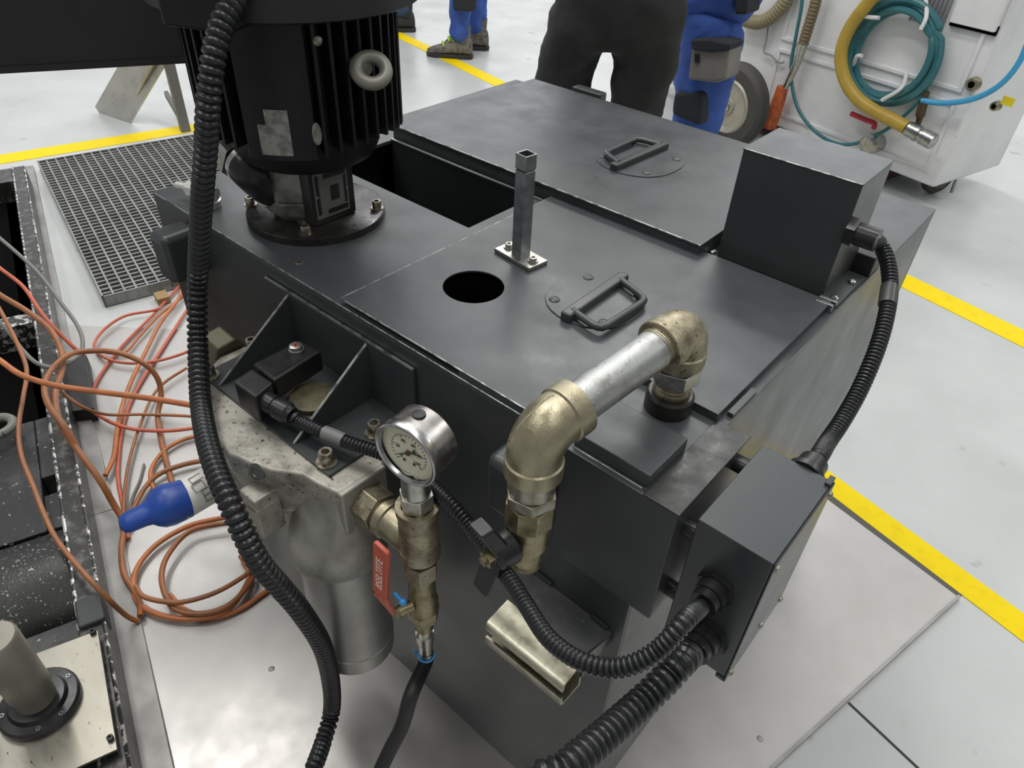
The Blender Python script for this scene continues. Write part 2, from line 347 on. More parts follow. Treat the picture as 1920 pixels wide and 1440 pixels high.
# plate with post
gp = thing('support_post', Z(80, 1320, .12), 'beige round post in a black flange on the machined plate', 'post')
pl = MB(); c4 = [Z(185, 1185, .115), Z(222, 1408, .115), Z(20, 1500, .115), Z(-60, 1440, .115), Z(-10, 1258, .115)]
pl.prism(c4, (0, 0, .006)); obj('mounting_plate', pl, PLATE, gp, smooth=0, bevel=.001, label='scratched machined steel plate')
pc = Z(78, 1322, .121); mmz = .70 * .001
flm = MB().lathe(pc, UZ, [(0, .064), (.012, .064), (.016, .060), (.017, .047), (.026, .043), (.027, .036)], 40); obj('post_flange', flm, BLK, gp)
po = MB().lathe(pc, UZ, [(.0, .031), (.055, .031), (.060, .0345), (.205, .0345), (.210, .031)], 32); obj('post_tube', po, BEIGE, gp)
for q in ((175, 1187), (208, 1386)):
    e = MB(); capbolt(e, Z(*q, .121), UZ, .0055, .007, False); obj('plate_screw', e, BLK, gp)
for a in (-.95, .85): obj('flange_slot', MB().tube(arc(pc + V((0, 0, .0118)), UX, UY, .052, a - .45, a + .45, 12), .0035, 8), DARK, gp)
for a in (.3, 1.7, 4.4, 5.9):
    e = MB(); capbolt(e, pc + V((math.cos(a) * .054, math.sin(a) * .054, .0125)), UZ, .004, .004, False); obj('flange_screw', e, STEEL, gp)

# ================================================================== coolant tank
T0, T1, TF, TB, TT = -1.178, -.192, .478, 1.408, .84
tk = thing('coolant_tank', (-.685, .94, 0), 'large dark grey steel coolant tank with lids in the middle', 'tank')
body = MB(); w = .006
body.box(T0, T1, TF, TF + w, .0055, TT - w).box(T0, T1, TB - w, TB, .0055, TT - w).box(T0, T0 + w, TF + w, TB - w, .0055, TT - w).box(T1 - w, T1, TF + w, TB - w, .0055, TT - w)
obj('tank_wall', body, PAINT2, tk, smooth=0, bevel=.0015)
# top plate with an opening, built from strips
OX0, OX1, OY0, OY1 = -1.085, -.722, .762, .926
top = MB(); top.box(T0, -.66, TF, OY0, TT - w, TT); top.box(T0, OX0, OY0, OY1, TT - w, TT); top.box(OX1, -.66, OY0, OY1, TT - w, TT)
top.box(T0, -.66, OY1, TB, TT - w, TT); top.box(-.66, T1, .80, TB, TT - w, TT); top.box(-.33, T1, TF, .80, TT - w, TT)
top.box(-.66, -.33, TF, .52, TT - w, TT); top.box(-.52, -.33, .52, .8, TT - w, TT)
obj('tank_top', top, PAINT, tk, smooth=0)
GLINT = mat('painted_edge_glint', (.40, .41, .40), .35, .7, (.12, .125, .125), (60, .45, .6))  # pale metallic colour for edge strips, standing in for lamp highlights on the paint
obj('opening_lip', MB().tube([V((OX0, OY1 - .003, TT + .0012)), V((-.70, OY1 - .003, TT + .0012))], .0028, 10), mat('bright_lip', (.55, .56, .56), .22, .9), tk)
obj('opening_apron', MB().box(OX0, OX1, OY1 - .003, OY1, .62, TT - w), PAINT2, tk, smooth=0)
obj('front_edge', MB().tube([V((T0 + .002, TF + .0006, TT - .0006)), V((-.21, TF + .0006, TT - .0006))], .0011, 6), GLINT, tk)
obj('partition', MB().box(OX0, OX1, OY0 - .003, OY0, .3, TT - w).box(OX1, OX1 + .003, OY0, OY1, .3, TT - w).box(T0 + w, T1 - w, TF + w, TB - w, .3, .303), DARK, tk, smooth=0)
# near lid, L shaped around the pipe socket, with a round hole
LZ0, LZ1 = .8405, .851
LX0, LX1, LY0, LY1, NX, NY = -.688, -.204, .480, .948, -.318, .622
lid = MB()
hc = Z(888, 537, LZ1); hr = .0425
outer = []
k = 48
x0, x1, y0, y1 = LX0, -.47, LY0, .80
def ringhole(z):
    inn, out = [], []
    for i in range(k):
        a = 2 * math.pi * i / k; d = V((math.cos(a), math.sin(a), 0)); inn.append(V((hc.x, hc.y, z)) + d * hr)
        t = min([((x1 if d.x > 0 else x0) - hc.x) / d.x if abs(d.x) > 1e-6 else 9, ((y1 if d.y > 0 else y0) - hc.y) / d.y if abs(d.y) > 1e-6 else 9]); out.append(V((hc.x, hc.y, z)) + d * t)
    return inn, out
def snap(out):
    for cx in (x0, x1):
        for cy in (y0, y1):
            j = min(range(k), key=lambda i: (out[i].x - cx) ** 2 + (out[i].y - cy) ** 2); out[j].x = cx; out[j].y = cy
    return out
it, ot = ringhole(LZ1); ib, obt = ringhole(LZ1 - .0025); snap(ot); snap(obt)
lid.rings([ib, it, ot, obt], False, False, True)
lid.box(x1, NX, LY0, .80, LZ0, LZ1).box(NX, LX1, NY, .80, LZ0, LZ1).box(LX0, LX1, .80, LY1, LZ0, LZ1)
lidb = MB()      # a clean single outline for the edges: front skirt, right skirt
ld = obj('lid', lid, PAINT, tk, smooth=0, label='near lid with a round hole and square post')
obj('lid_edge', MB().tube([V((LX0, LY1, LZ1 - .001)), V((LX0, LY0, LZ1 - .001)), V((NX, LY0, LZ1 - .001))], .0013, 8), GLINT, ld)
obj('lid_rim', MB().tube([V((LX0, LY1 - .001, LZ1 - .0012)), V((LX1, LY1 - .001, LZ1 - .0012)), V((LX1 - .0005, NY, LZ1 - .0012)), V((NX, NY, LZ1 - .0012))], .0012, 8), PAINT, ld)
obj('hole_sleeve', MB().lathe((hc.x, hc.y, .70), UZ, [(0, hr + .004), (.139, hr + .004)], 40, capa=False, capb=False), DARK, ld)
def bail(parent, z, c0, c1, c2, c3, r, back):
    # folding handle: loop of round bar held in a folded sheet bracket on a plate
    p = [Z(*q, z + .010) for q in (c0, c1, c2, c3)]
    mid = (p[0] + p[3]) / 2
    pts = [p[0] + V((0, 0, -.002))]
    def rc(a, b, c, rr=.012): return [b + (a - b).normalized() * rr, b.lerp((a + c) / 2, .10), b + (c - b).normalized() * rr]
    path = [p[0]] + rc(p[0], p[1], p[2]) + rc(p[1], p[2], p[3]) + [p[3]]
    obj('handle', MB().tube(spl(path, .004), r, 12), PAINT2, parent)
    d = (p[3] - p[0]).normalized(); nrm = UZ.cross(d).normalized() * back
    L = (p[3] - p[0]).length
    br = MB().ob(mid + V((0, 0, -.004)), d, nrm, UZ, L / 2 + .016, .0085, .0075)
    b = obj('handle_bracket', br, PAINT2, parent, bevel=.004)
    plate = MB(); out = []
    for i in range(28):
        a = 2 * math.pi * i / 28; out.append(V((mid.x, mid.y, z + .0003)) + d * (math.copysign(abs(math.cos(a)) ** .8, math.cos(a)) * L * .62) + nrm * (math.sin(a) * L * .58))
    plate.prism(out, (0, 0, .0015)); obj('handle_plate', plate, PAINT, parent, bevel=.0008)
    for sa in (-1, 1):
        for sb in (-1, 1):
            obj('rivet', MB().lathe(V((mid.x, mid.y, z + .0016)) + d * (sa * L * .36) + nrm * (sb * L * .36), UZ, [(0, .008), (.0015, .007), (.003, .003), (.0032, .001)], 16), PAINT2, parent)
bail(ld, LZ1, (1073, 582), (1125, 618), (1212, 562), (1160, 522), .0052, 1)
# far lid (raised, with skirt)
FZ = .868
fld = obj('lid', MB().box(-1.095, -.403, .930, 1.372, FZ - .004, FZ).box(-1.092, -.406, .934, 1.368, TT, FZ - .004), PAINT, tk, smooth=0, bevel=.0012, label='far lid with a folding handle')
obj('lid_edge', MB().tube([V((-1.094, .9305, FZ - .001)), V((-.404, .9305, FZ - .001))], .0014, 8), GLINT, fld)
bail(fld, FZ, (1160, 306), (1135, 287), (1195, 260), (1240, 272), .0052, -1)
obj('hinge_block', MB().box(-.985, -.905, 1.374, 1.40, TT, .876), PAINT2, tk, bevel=.004)
# small raised cover by the pipe socket
c0 = [Z(1096, 826, .858), Z(1221, 894, .858), Z(1291, 822, .858), Z(1169, 753, .858)]
obj('raised_cover', MB().box(-.300, -.2055, .4815, c0[2].y, TT + .0005, .858), PAINT, tk, bevel=.0015)
# front-right end bracket carrying the control box
eb = MB().prism([V(q + (.664,)) for q in ((-.305, .4705), (-.163, .4705), (-.163, .622), (-.1913, .622), (-.1913, .4775), (-.305, .4775))], (0, 0, .1765)); obj('end_bracket', eb, PAINT2, tk, smooth=0, bevel=.0015)
obj('end_bracket_top', MB().box(-.204, -.162, .470, .624, .8405, .8425), OILY, tk, bevel=.0008)
for q in ((.50, .80), (.60, .82), (.505, .69)): obj('standoff', MB().cyl((-.17, q[0], q[1]), (-.146, q[0], q[1]), .010), BLK, tk)
# lifting lugs on the front wall
for x0_, x1_, z1_, yy in ((-1.089, -1.040, .826, .415), (-.368, -.312, .826, .415)):
    obj('lifting_lug', MB().box(x0_, x1_, yy, TF, z1_ - .085, z1_), PAINT2, tk, bevel=.012, seg=4)
obj('weld_seam', MB().tube([V((-.306, TF - .001, .83)), V((-.303, TF - .001, .79)), V((-.297, TF - .001, .742))], .0035, 8), PAINT2, tk)
# filter bracket: back plate, two gussets, shelf plate
obj('bracket_plate', MB().box(-.863, -.543, TF - .0065, TF - .0005, .70, .8125), PAINT2, tk, bevel=.001)
PZ = .7172
obj('bracket_edge', MB().box(-.862, -.544, TF - .0055, TF - .0015, .8122, .8129), GLINT, tk, smooth=0)
obj('filter_shelf', MB().box(-.845, -.555, .338, TF - .006, PZ - .006, PZ), PAINT2, tk, bevel=.001)
for gx in (-.803, -.632):
    obj('gusset', MB().prism([V((gx - .0025, TF - .006, .8085)), V((gx - .0025, .340, PZ)), V((gx - .0025, TF - .006, PZ))], (.005, 0, 0)), PAINT2, tk, smooth=0, bevel=.0006)
    obj('gusset_edge', MB().prism([V((gx - .0018, TF - .0065, .8094)), V((gx - .0018, .341, PZ + .0011)), V((gx - .0018, .341, PZ + .0004)), V((gx - .0018, TF - .0065, .8080))], (.0036, 0, 0)), GLINT, tk, smooth=0)
# pipe socket on the top
SX, SY = -.258, .606
obj('pipe_socket', MB().lathe((SX, SY, TT), UZ, [(0, .0275), (.020, .0275), (.023, .025), (.023, .021)], 32), OILY, tk)
obj('drain_tabs', MB().box(-.2, -.193, .64, .70, TT, .846), PAINT2, tk)
# latch strip, screws and rubber block at the right edge
ls = MB().box(-.226, -.196, .955, 1.06, TT, .8445); obj('latch_strip', ls, PAINT2, tk, bevel=.001)
for q in ((1597, 529), (1564, 560)): obj('pan_screw', MB().lathe(Z(*q, .8445), UZ, [(0, .006), (.003, .0055), (.0045, .003)], 16), CHROME, tk)
obj('pan_screw', MB().lathe(Z(1335, 473, .8405), UZ, [(0, .007), (.003, .006), (.005, .003)], 16), CHROME, tk)
obj('latch_clip', MB().box(-.222, -.197, .952, .958, TT, .85).box(-.222, -.197, .936, .942, TT, .852), STEEL, tk, bevel=.001)
obj('stop_block', MB().box(-.224, -.193, 1.075, 1.12, TT, .872), RUB, tk, bevel=.002)
obj('stopper', MB().lathe(Z(560, 492, TT), UZ, [(0, .006), (.001, .0055)], 12), WNUT, tk)

# ------------------------------------------------------------------ square post on the near lid
sp = thing('square_post', (-.6, .746, LZ1), 'upright square steel tube standing on the near lid by the round hole', 'post')
pc_ = [Z(926, 473, LZ1), Z(992, 511, LZ1), Z(1026, 495, LZ1), Z(962, 458, LZ1)]
bc = sum(pc_, V((0, 0, 0))) / 4; bd = ((pc_[1] - pc_[0]) + (pc_[2] - pc_[3])).normalized(); bw = UZ.cross(bd)
obj('base_plate', MB().ob(bc + V((0, 0, .0035)), bd, bw, UZ, (pc_[1] - pc_[0]).length / 2, (pc_[2] - pc_[1]).length / 2, .003), ZINC, sp, bevel=.0008)
def sqtube(mb, c, z0, z1, h, t):
    o = lambda s, z: [V((c.x, c.y, z)) + bd * (a * s) + bw * (b_ * s) for a, b_ in ((-1, -1), (1, -1), (1, 1), (-1, 1))]
    return mb.rings([o(h, z0), o(h, z1), o(h - t, z1), o(h - t, z0)], False, False, True)
pcx = bc.copy(); zt = axz(pcx.x, pcx.y, 287); zc = axz(pcx.x, pcx.y, 318)
obj('post_tube', sqtube(MB(), pcx, LZ1 + .006, zc, .0098, .0016), STEEL, sp, bevel=.001)
obj('post_sleeve', sqtube(MB(), pcx, zc + .0015, zt, .0103, .0018), STEEL, sp, bevel=.001)
obj('post_core', sqtube(MB(), pcx, zc - .002, zc + .003, .0088, .002), DARK, sp)
for s in (-1, 1):
    e = MB(); capbolt(e, bc + bd * (s * .026) + V((0, 0, .0065)), UZ, .0055, .005); obj('base_screw', e, ZINC, sp)

# ------------------------------------------------------------------ junction box on the tank top
jb = thing('junction_box', (-.306, 1.03, TT), 'dark grey junction box standing on the tank top beside the far lid', 'junction box')
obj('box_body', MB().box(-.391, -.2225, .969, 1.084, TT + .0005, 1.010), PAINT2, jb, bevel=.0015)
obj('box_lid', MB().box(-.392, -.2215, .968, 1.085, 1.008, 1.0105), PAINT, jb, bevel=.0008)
obj('box_edge', MB().tube([V((-.391, .9687, 1.0095)), V((-.223, .9687, 1.0095))], .0010, 6), GLINT, jb)
g = X(1590, 432, -.2225)
gl = MB(); gl.hexn(g, g + UX * .012, .0205); gl.cyl(g + UX * .012, g + UX * .04, .0155)
obj('cable_gland', gl, BLK, jb)

# ------------------------------------------------------------------ control box at the front right
cb = thing('control_box', (-.107, .555, .625), 'dark grey control box hanging on the right end of the tank front', 'control box')
BX0, BX1, BY0, BY1, BZ0, BZ1 = -.148, -.0662, .4835, .6265, .628, .838
cbm = MB().box(BX0, BX1 - .0022, BY0, BY1, BZ0 + .008, BZ1)
obj('box_body', cbm, PAINT2, cb, bevel=.0015)
obj('box_cover', MB().box(BX1 - .002, BX1, BY0, BY1, BZ0, BZ1).box(BX1 - .008, BX1 - .002, BY1 - .012, BY1 + .003, BZ1 - .004, BZ1 + .004).box(BX1 - .012, BX1 - .002, BY0, BY1, BZ0, BZ0 + .006), PAINT2, cb, bevel=.0012)
for q in ((BY0 + .008, BZ1 - .012), (BY1 - .008, BZ1 - .012), (BY0 + .008, BZ0 + .012), (BY1 - .008, BZ0 + .012), ((BY0 + BY1) / 2, BZ0 + .03)):
    obj('cover_screw', MB().lathe((BX1, q[0], q[1]), UX, [(0, .0045), (.002, .004), (.0035, .002)], 14), WNUT, cb)
gA = Y(1345, 1098, BY0); gB = Y(1326, 1186, BY0)
for gq, r in ((gA, .0165), (gB, .0205)):
    e = MB(); e.hexn(gq, gq - UY * .008, r * 1.25, .3); e.lathe(gq - UY * .008, -UY, [(0, r), (.012, r), (.012, r * .86), (.022, r * .86)], 24)
    obj('cable_gland', e, BLK, cb)
gD = Y(1500, 866, BY1); gD.x = min(gD.x, -.085)
e = MB(); gD = V((-.098, BY1, .822)); e.lathe(gD, UY, [(0, .021), (.008, .021), (.008, .0165), (.03, .016)], 24); obj('cable_gland', e, BLK, cb)

# ------------------------------------------------------------------ pump with electric motor
PX, PY = -.926, .622
pm = thing('pump_motor', (PX, PY, TT), 'big black finned electric motor with pump standing on the tank', 'motor')
def pa(h, r): return (h - TT, r)
obj('pump_flange', MB().lathe((PX, PY, TT), UZ, [pa(.8405, .1085), pa(.851, .1085), pa(.8525, .106)], 64), OILY, pm)
cdir = V((.83, -.56, 0)).normalized(); cper = UZ.cross(cdir)     # towards and across the viewer
# black block with nameplate and grey casting
kx1 = PX + .058
obj('pump_block', MB().box(PX - .03, kx1, PY - .047, PY + .035, .853, .945), OILY, pm, bevel=.003)
cast = MB(); cc = V((PX - .012, PY - .045, 0))
cast.lathe((PX - .005, PY - .03, .853), UZ, [(0, .036), (.008, .038), (.010, .046), (.03, .048), (.031, .0468), (.034, .0468), (.035, .048), (.06, .048), (.066, .046), (.094, .046)], 8, .39)
obj('pump_casting', cast, PUMPG, pm, bevel=.003)
npz = MB().box(kx1, kx1 + .0012, PY - .040, PY + .022, .863, .935); npl = obj('nameplate', npz, LABG, pm, label='dark pump nameplate')
nb = MB()
for a0, a1, b0, b1 in ((.47, .72, .33, .66), (.30, .95, .84, .95), (.05, .14, .1, .95), (.35, .95, .06, .16), (.88, .95, .2, .8)):
    nb.box(kx1 + .0012, kx1 + .0018, PY - .040 + .062 * a0, PY - .040 + .062 * a1, .863 + .072 * b0, .863 + .072 * b1)
obj('print', nb, LAB2, npl, smooth=0)
for yy in (PY - .036, PY + .019): obj('nameplate_pin', MB().lathe((kx1 + .0012, yy, .899), UX, [(0, .0025), (.0015, .002)], 10), CHROME, pm)
# motor: bell, finned body, cover
obj('motor_bell', MB().lathe((PX, PY, TT), UZ, [pa(.943, .06), pa(.944, .090), pa(.950, .1005), pa(.962, .107), pa(.985, .113), pa(1.0, .113)], 48), MOTOR, pm)
obj('motor_core', MB().lathe((PX, PY, TT), UZ, [pa(.985, .110), pa(1.175, .110)], 48), MOTOR, pm)
fins = MB(); ca = math.atan2(cdir.y, cdir.x)
nf = 44
for i in range(nf):
    a = 2 * math.pi * i / nf; da = (a - ca + math.pi) % (2 * math.pi) - math.pi
    if -.62 < da < .12: continue
    d = V((math.cos(a), math.sin(a), 0)); p = V((-d.y, d.x, 0)); zb = .985 + .012 * abs(math.sin(2 * (a - ca)))
    fins.ob(V((PX, PY, (zb + 1.172) / 2)) + d * .1265, d, p, UZ, .0185, .0022, (1.172 - zb) / 2)
obj('cooling_fins', fins, MOTOR, pm, smooth=0)
pad = MB(); k = 10
pr = [[V((PX, PY, z)) + V((math.cos(ca + t), math.sin(ca + t), 0)) * r for t in [(-.60 + .70 * i / k) for i in range(k + 1)] for r in (.139,)] + [V((PX, PY, z)) + V((math.cos(ca + t), math.sin(ca + t), 0)) * .105 for t in [(.10 - .70 * i / k) for i in range(k + 1)]] for z in (.982, 1.168)]
pad.rings(pr); obj('label_pad', pad, MOTOR, pm, bevel=.003)
def wrap(t0, t1, z0, z1, r, kk=8):
    m_ = MB(); rs = []
    for i in range(kk + 1):
        t = ca + t0 + (t1 - t0) * i / kk; d = V((math.cos(t), math.sin(t), 0)); o = V((PX, PY, 0))
        rs.append([o + d * r + V((0, 0, z0)), o + d * (r + .0008) + V((0, 0, z0)), o + d * (r + .0008) + V((0, 0, z1)), o + d * r + V((0, 0, z1))])
    return m_.rings(rs)
obj('motor_label', wrap(-.36, -.14, .992, 1.052, .1392), LABEL, pm, smooth=0, label='silver printed label')
obj('motor_label', wrap(-.44, -.355, .992, 1.032, .1392), LABEL, pm, smooth=0, label='narrow silver label strip')
obj('motor_badge', MB().lathe(V((PX, PY, 1.02)) + V((math.cos(ca + .10), math.sin(ca + .10), 0)) * .139, V((math.cos(ca + .1), math.sin(ca + .1), 0)), [(0, .010), (.001, .010)], 20, sc=(1.5, .62)), LABEL, pm, label='oval grey badge')
obj('fan_cover', MB().lathe((PX, PY, TT), UZ, [pa(1.163, .155), pa(1.160, .172), pa(1.163, .178), pa(1.24, .178), pa(1.275, .165), pa(1.285, .10)], 64), PANEL, pm)
obj('cover_screw', MB().lathe(V((PX, PY, 1.135)) + V((math.cos(ca + .2), math.sin(ca + .2), 0)) * .14, V((math.cos(ca + .2), math.sin(ca + .2), 0)), [(0, .006), (.006, .006), (.008, .003)], 14), WNUT, pm)
t = ca + .58; ed = V((math.cos(t), math.sin(t), 0)); ec = V((PX, PY, 1.098)) + ed * .150
obj('eye_bolt', MB().torus(ec + ed * .016, V((.55, -.35, .75)), .0190, .0086, 28, 12).cyl(ec - ed * .02, ec + ed * .008, .009), mat('eye_bolt_zinc', (.26, .255, .215), .5, .5), pm)
t = ca - .55; td = V((math.cos(t), math.sin(t), 0)); tp = UZ.cross(td)
obj('terminal_box', MB().ob(V((PX, PY, 1.20)) + td * .155, td, tp, UZ, .045, .045, .045), MOTOR, pm, bevel=.006)
for q, st in (((470, 384), 0), ((511, 384), 1), ((573, 415), 1), ((574, 438), 0), ((707, 391), 0)):
    e = MB(); c = Z(*q, .852)
    if st: hexbolt(e, c, UZ, .0085, .011, .012)
    else: capbolt(e, c, UZ, .0072, .012)
    obj('flange_bolt', e, WNUT, pm)
# outlet elbow and union nuts
e0 = V((PX - .02, PY - .055, .895)); e1 = D(470, 318, 1.075); e2 = D(422, 268, 1.10); dd = (e2 - e1).normalized()
obj('outlet_elbow', MB().tube(spl([e0, e0.lerp(e1, .5) + V((0, 0, -.004)), e1, e1 + dd * .012], .006), .031, 20), OILY, pm)
e = MB(); e.cyl(e1 + dd * .006, e1 + dd * .018, .031); e.hexn(e1 + dd * .021, e1 + dd * .050, .036, .3); e.hexn(e1 + dd * .052, e1 + dd * .080, .031, .1)
obj('union_nut', e, ZINC, pm)

lf0 = Z(376, 358, .862); lf1 = Z(352, 352, .862); ld_ = (lf1 - lf0).normalized()
obj('level_fitting', MB().cyl(lf0 - ld_ * .03, lf1, .0105).hexn(lf0 - ld_ * .005, lf0 + ld_ * .022, .0135).cyl(lf1, lf1 + ld_ * .022, .0062).lathe(V((lf0.x, lf0.y, TT)) - ld_ * .012, UZ, [(0, .020), (.010, .020), (.012, .016), (.034, .016), (.036, .012)], 16), mat('bright_zinc', (.62, .62, .58), .35, .5), smooth=35,
    label='small zinc plated fitting at the left corner of the tank top behind the thick conduit', cat='pipe fitting')

# ------------------------------------------------------------------ filter under the shelf
FYc = .365
ft = thing('oil_filter', (-.63, FYc, .42), 'dirty cast aluminium filter hanging under the bracket shelf', 'filter')
hd = MB()
hp = [V((-.525, .402, 0)), V((-.525, .329, 0)), V((-.555, .322, 0)), V((-.585, .318, 0)), V((-.618, .296, 0)), V((-.68, .276, 0)), V((-.76, .285, 0)), V((-.845, .330, 0)), V((-.872, .38, 0)), V((-.868, .44, 0)), V((-.82, .468, 0)), V((-.60, .468, 0)), V((-.565, .43, 0))]
hp = [q + V((0, 0, .712)) for q in hp]
cen = V((-.68, .37, 0)); rs = []
for z, s in ((.602, .66), (.612, .80), (.63, .90), (.70, 1.0), (.712, .985)): rs.append([V((cen.x + (q.x - cen.x) * s, cen.y + (q.y - cen.y) * s, z)) for q in hp])
hd.rings(rs); obj('filter_head', hd, ALUD, ft, bevel=.004, smooth=50)
obj('port_boss', MB().ob((-.545, FYc, .672), UX, UY, UZ, .024, .0365, .039), ALU, ft, bevel=.004)
for bx, by, br_, zb, zt_ in ((-.572, .347, .061, .305, .565), (-.735, .365, .060, .296, .555)):
    if bx > -.6:        # square port block blending down into the round bowl collar
        rs = []
        for z_, q in ((.706, 0), (.69, 0), (.655, .12), (.625, .45), (.60, .85), (.583, 1), (.566, 1), (.563, .98)):
            ring = []
            for i in range(40):
                a = 2 * math.pi * i / 40; ca_, sa_ = math.cos(a), math.sin(a)
                se = 1 / (abs(ca_ / .050) ** 5 + abs(sa_ / .044) ** 5) ** .2
                p1 = V((-.5755 + ca_ * se, .369 + sa_ * se, z_)); p2 = V((bx + ca_ * br_ * 1.11, by + sa_ * br_ * 1.11, z_)); ring.append(p1.lerp(p2, q))
            rs.append(ring)
        obj('filter_collar', MB().rings(rs), ALU, ft, smooth=50)
    else: obj('filter_collar', MB().lathe((bx, by, zt_), UZ, [(-.006, br_ * .97), (-.004, br_ * 1.06), (.03, br_ * 1.08), (.075, br_ * .98), (.10, br_ * .70)], 48), ALU, ft)
    obj('filter_bowl', MB().lathe((bx, by, zb), UZ, [(0, br_ * .60), (.003, br_ * .86), (.012, br_ * .985), (.045, br_ * 1.0), (.047, br_ * .975), (zt_ - zb, br_ * .975)], 56), BOWL, ft)
# front outlet stub, clamp ears, plugs
S0 = Z(437, 880, .672); S0 = D(452, 868, .985)
sdir = -UY
obj('front_neck', MB().lathe(V((-.752, .325, .612)), -UY, [(0, .046), (.02, .042), (.028, .034), (.034, .031)], 28), ALU, ft)
pg = Y(484, 882, .262)
obj('hex_plug', MB().lathe(V((-.641, .291, .699)), V((.35, -1, .35)), [(0, .012), (.004, .012), (.005, .007), (.0035, .006)], 20), mat('plug_grey', (.12, .12, .11), .4, .7), ft)
obj('clamp_ear', MB().ob(V((-.638, .286, .662)), UX, UY, UZ, .017, .020, .012).ob(V((-.632, .284, .630)), UX, UY, UZ, .012, .018, .028), ALUD, ft, bevel=.003)
obj('clamp_pin', MB().cyl(V((-.634, .272, .618)), V((-.646, .236, .617)), .0042, n=12), BRASSD, ft)
# bolts holding head to shelf
for q, r in (((703, 812), .0095), ((613, 866), .0095), ((393, 705), .0095), ((474, 655), .0085)):
    e = MB(); capbolt(e, Z(*q, PZ + .0003), UZ, r, .017); obj('shelf_bolt', e, WNUT, ft)
obj('side_plug', MB().hexn(V((-.872, .40, .70)), V((-.915, .40, .705)), .031, .4).hexn(V((-.915, .40, .705)), V((-.93, .40, .705)), .016), mat('olive_plug', (.10, .095, .06), .5, .5), ft, bevel=.004)
# hose stub with label and blue rubber cap
st0 = V((-.752, .30, .608))
stb = thing('outlet_pipe', st0, 'white labelled pipe stub leaving the filter behind the thick conduit', 'pipe')
px_, pz_ = -.757, .604
obj('pipe_stub', MB().cyl(V((-.753, .31, .608)), V((-.760, .222, .602)), .0265, n=32), STICK, stb)
lb = MB()
for a, y0_, y1_, w_ in ((1.0, .243, .258, .006), (1.5, .246, .262, .005), (.6, .25, .265, .004), (1.2, .266, .278, .004), (.25, .25, .268, .005)):
    d = V((math.cos(a), 0, math.sin(a))); tt = V((-math.sin(a), 0, math.cos(a))); c = V((px_, (y0_ + y1_) / 2, pz_)) + d * .0267
    lb.ob(c + tt * w_, tt, UY, d, .0006, (y1_ - y0_) / 2, .0004).ob(c - tt * w_, tt, UY, d, .0006, (y1_ - y0_) / 2, .0004).ob(c + UY * ((y1_ - y0_) / 2), tt, UY, d, w_, .0006, .0004).ob(c - UY * ((y1_ - y0_) / 2), tt, UY, d, w_, .0006, .0004)
obj('printed_mark', lb, mat('grey_print', (.2, .2, .19), .5), stb, smooth=0)
obj('ring_clamp', MB().lathe(V((-.754, .285, .606)), UY, [(-.006, .029), (.008, .029)], 28), BLK, stb)
bcp = MB(); prof = [(0, .0272), (.010, .0285), (.024, .0300), (.036, .0280), (.045, .0215), (.050, .0165), (.058, .0150), (.076, .0142), (.084, .0115), (.087, .005)]
bdir = V((-.20, -1, .10)).normalized(); c = V((-.759, .236, .6025)); w_, a_ = bdir, frame(bdir)[0]; b_ = w_.cross(a_)
rs = []
for h, r in prof:
    off = a_ * (-.006 * max(0, (h - .03) / .05)) ; fx = 1.0 if h < .042 else 1.12
    rs.append([c + w_ * h + off + a_ * (math.sin(2 * math.pi * i / 26) * r * (1 if h < .042 else .92)) + b_ * (math.cos(2 * math.pi * i / 26) * r * fx) for i in range(26)])
bcp.rings(rs); obj('rubber_cap', bcp, BLUE, smooth=60, label='blue rubber cap with a flattened tip on the filter outlet pipe', cat='cap')

# ------------------------------------------------------------------ clogging sensor with plug on the filter
sn = thing('pressure_switch', Z(590, 770, PZ), 'black pressure switch block with plug on top of the filter shelf', 'switch')
sc_ = V((-.668, .402, PZ)); sc_.z = PZ + .0005
obj('switch_base', MB().lathe(sc_, UZ, [(0, .034), (.012, .034), (.014, .031), (.022, .031), (.024, .02)], 32), mat('olive_brass', (.13, .115, .065), .5, .5, (.07, .062, .04), (60, .4, .65)), sn)
tz = .778
q4 = [Z(473, 681, tz), Z(513, 713, tz), Z(603, 657, tz), Z(562, 636, tz)]
qb = [p - V((0, 0, .034)) for p in q4]
obj('switch_body', MB().hexa([qb[0], qb[1], qb[2], qb[3], q4[0], q4[1], q4[2], q4[3]]), BLK, sn, bevel=.004)
sx = (q4[1] - q4[0]).normalized(); sy = (q4[2] - q4[1]).normalized()
cc = Z(556, 656, tz)
obj('retaining_screw', MB().lathe(cc, UZ, [(0, .0105), (.002, .0105), (.002, .0088), (.008, .0088), (.0085, .007)], 24), ZINC, sn)
obj('red_mark', MB().ob(cc + V((0, 0, .0087)), (1, 1, 0), (1, -1, 0), UZ, .0045, .0012, .0003).ob(cc + V((0, 0, .0087)), (1, -1, 0), (1, 1, 0), UZ, .0045, .0012, .0003), mat('red_mark', (.35, .03, .02), .5), sn, smooth=0)
pz = tz - .004; p4 = [Z(437, 715, pz), Z(478, 745, pz), Z(512, 716, pz), Z(472, 690, pz)]; pb = [p - V((0, 0, .042)) for p in p4]
obj('plug_body', MB().hexa([pb[0], pb[1], pb[2], pb[3]] + p4), BLK, sn, bevel=.003)
gs = (p4[1] + p4[2]) / 2 - V((0, 0, .020)); gdir = (D(562, 787, .925) - gs).normalized()
e = MB(); e.lathe(gs - gdir * .004, gdir, [(0, .0135), (.016, .0135), (.017, .012), (.021, .012), (.022, .0145), (.038, .0145), (.04, .0125), (.045, .011)], 24)
obj('cable_gland', e, BLK, sn)
gend = gs + gdir * .040

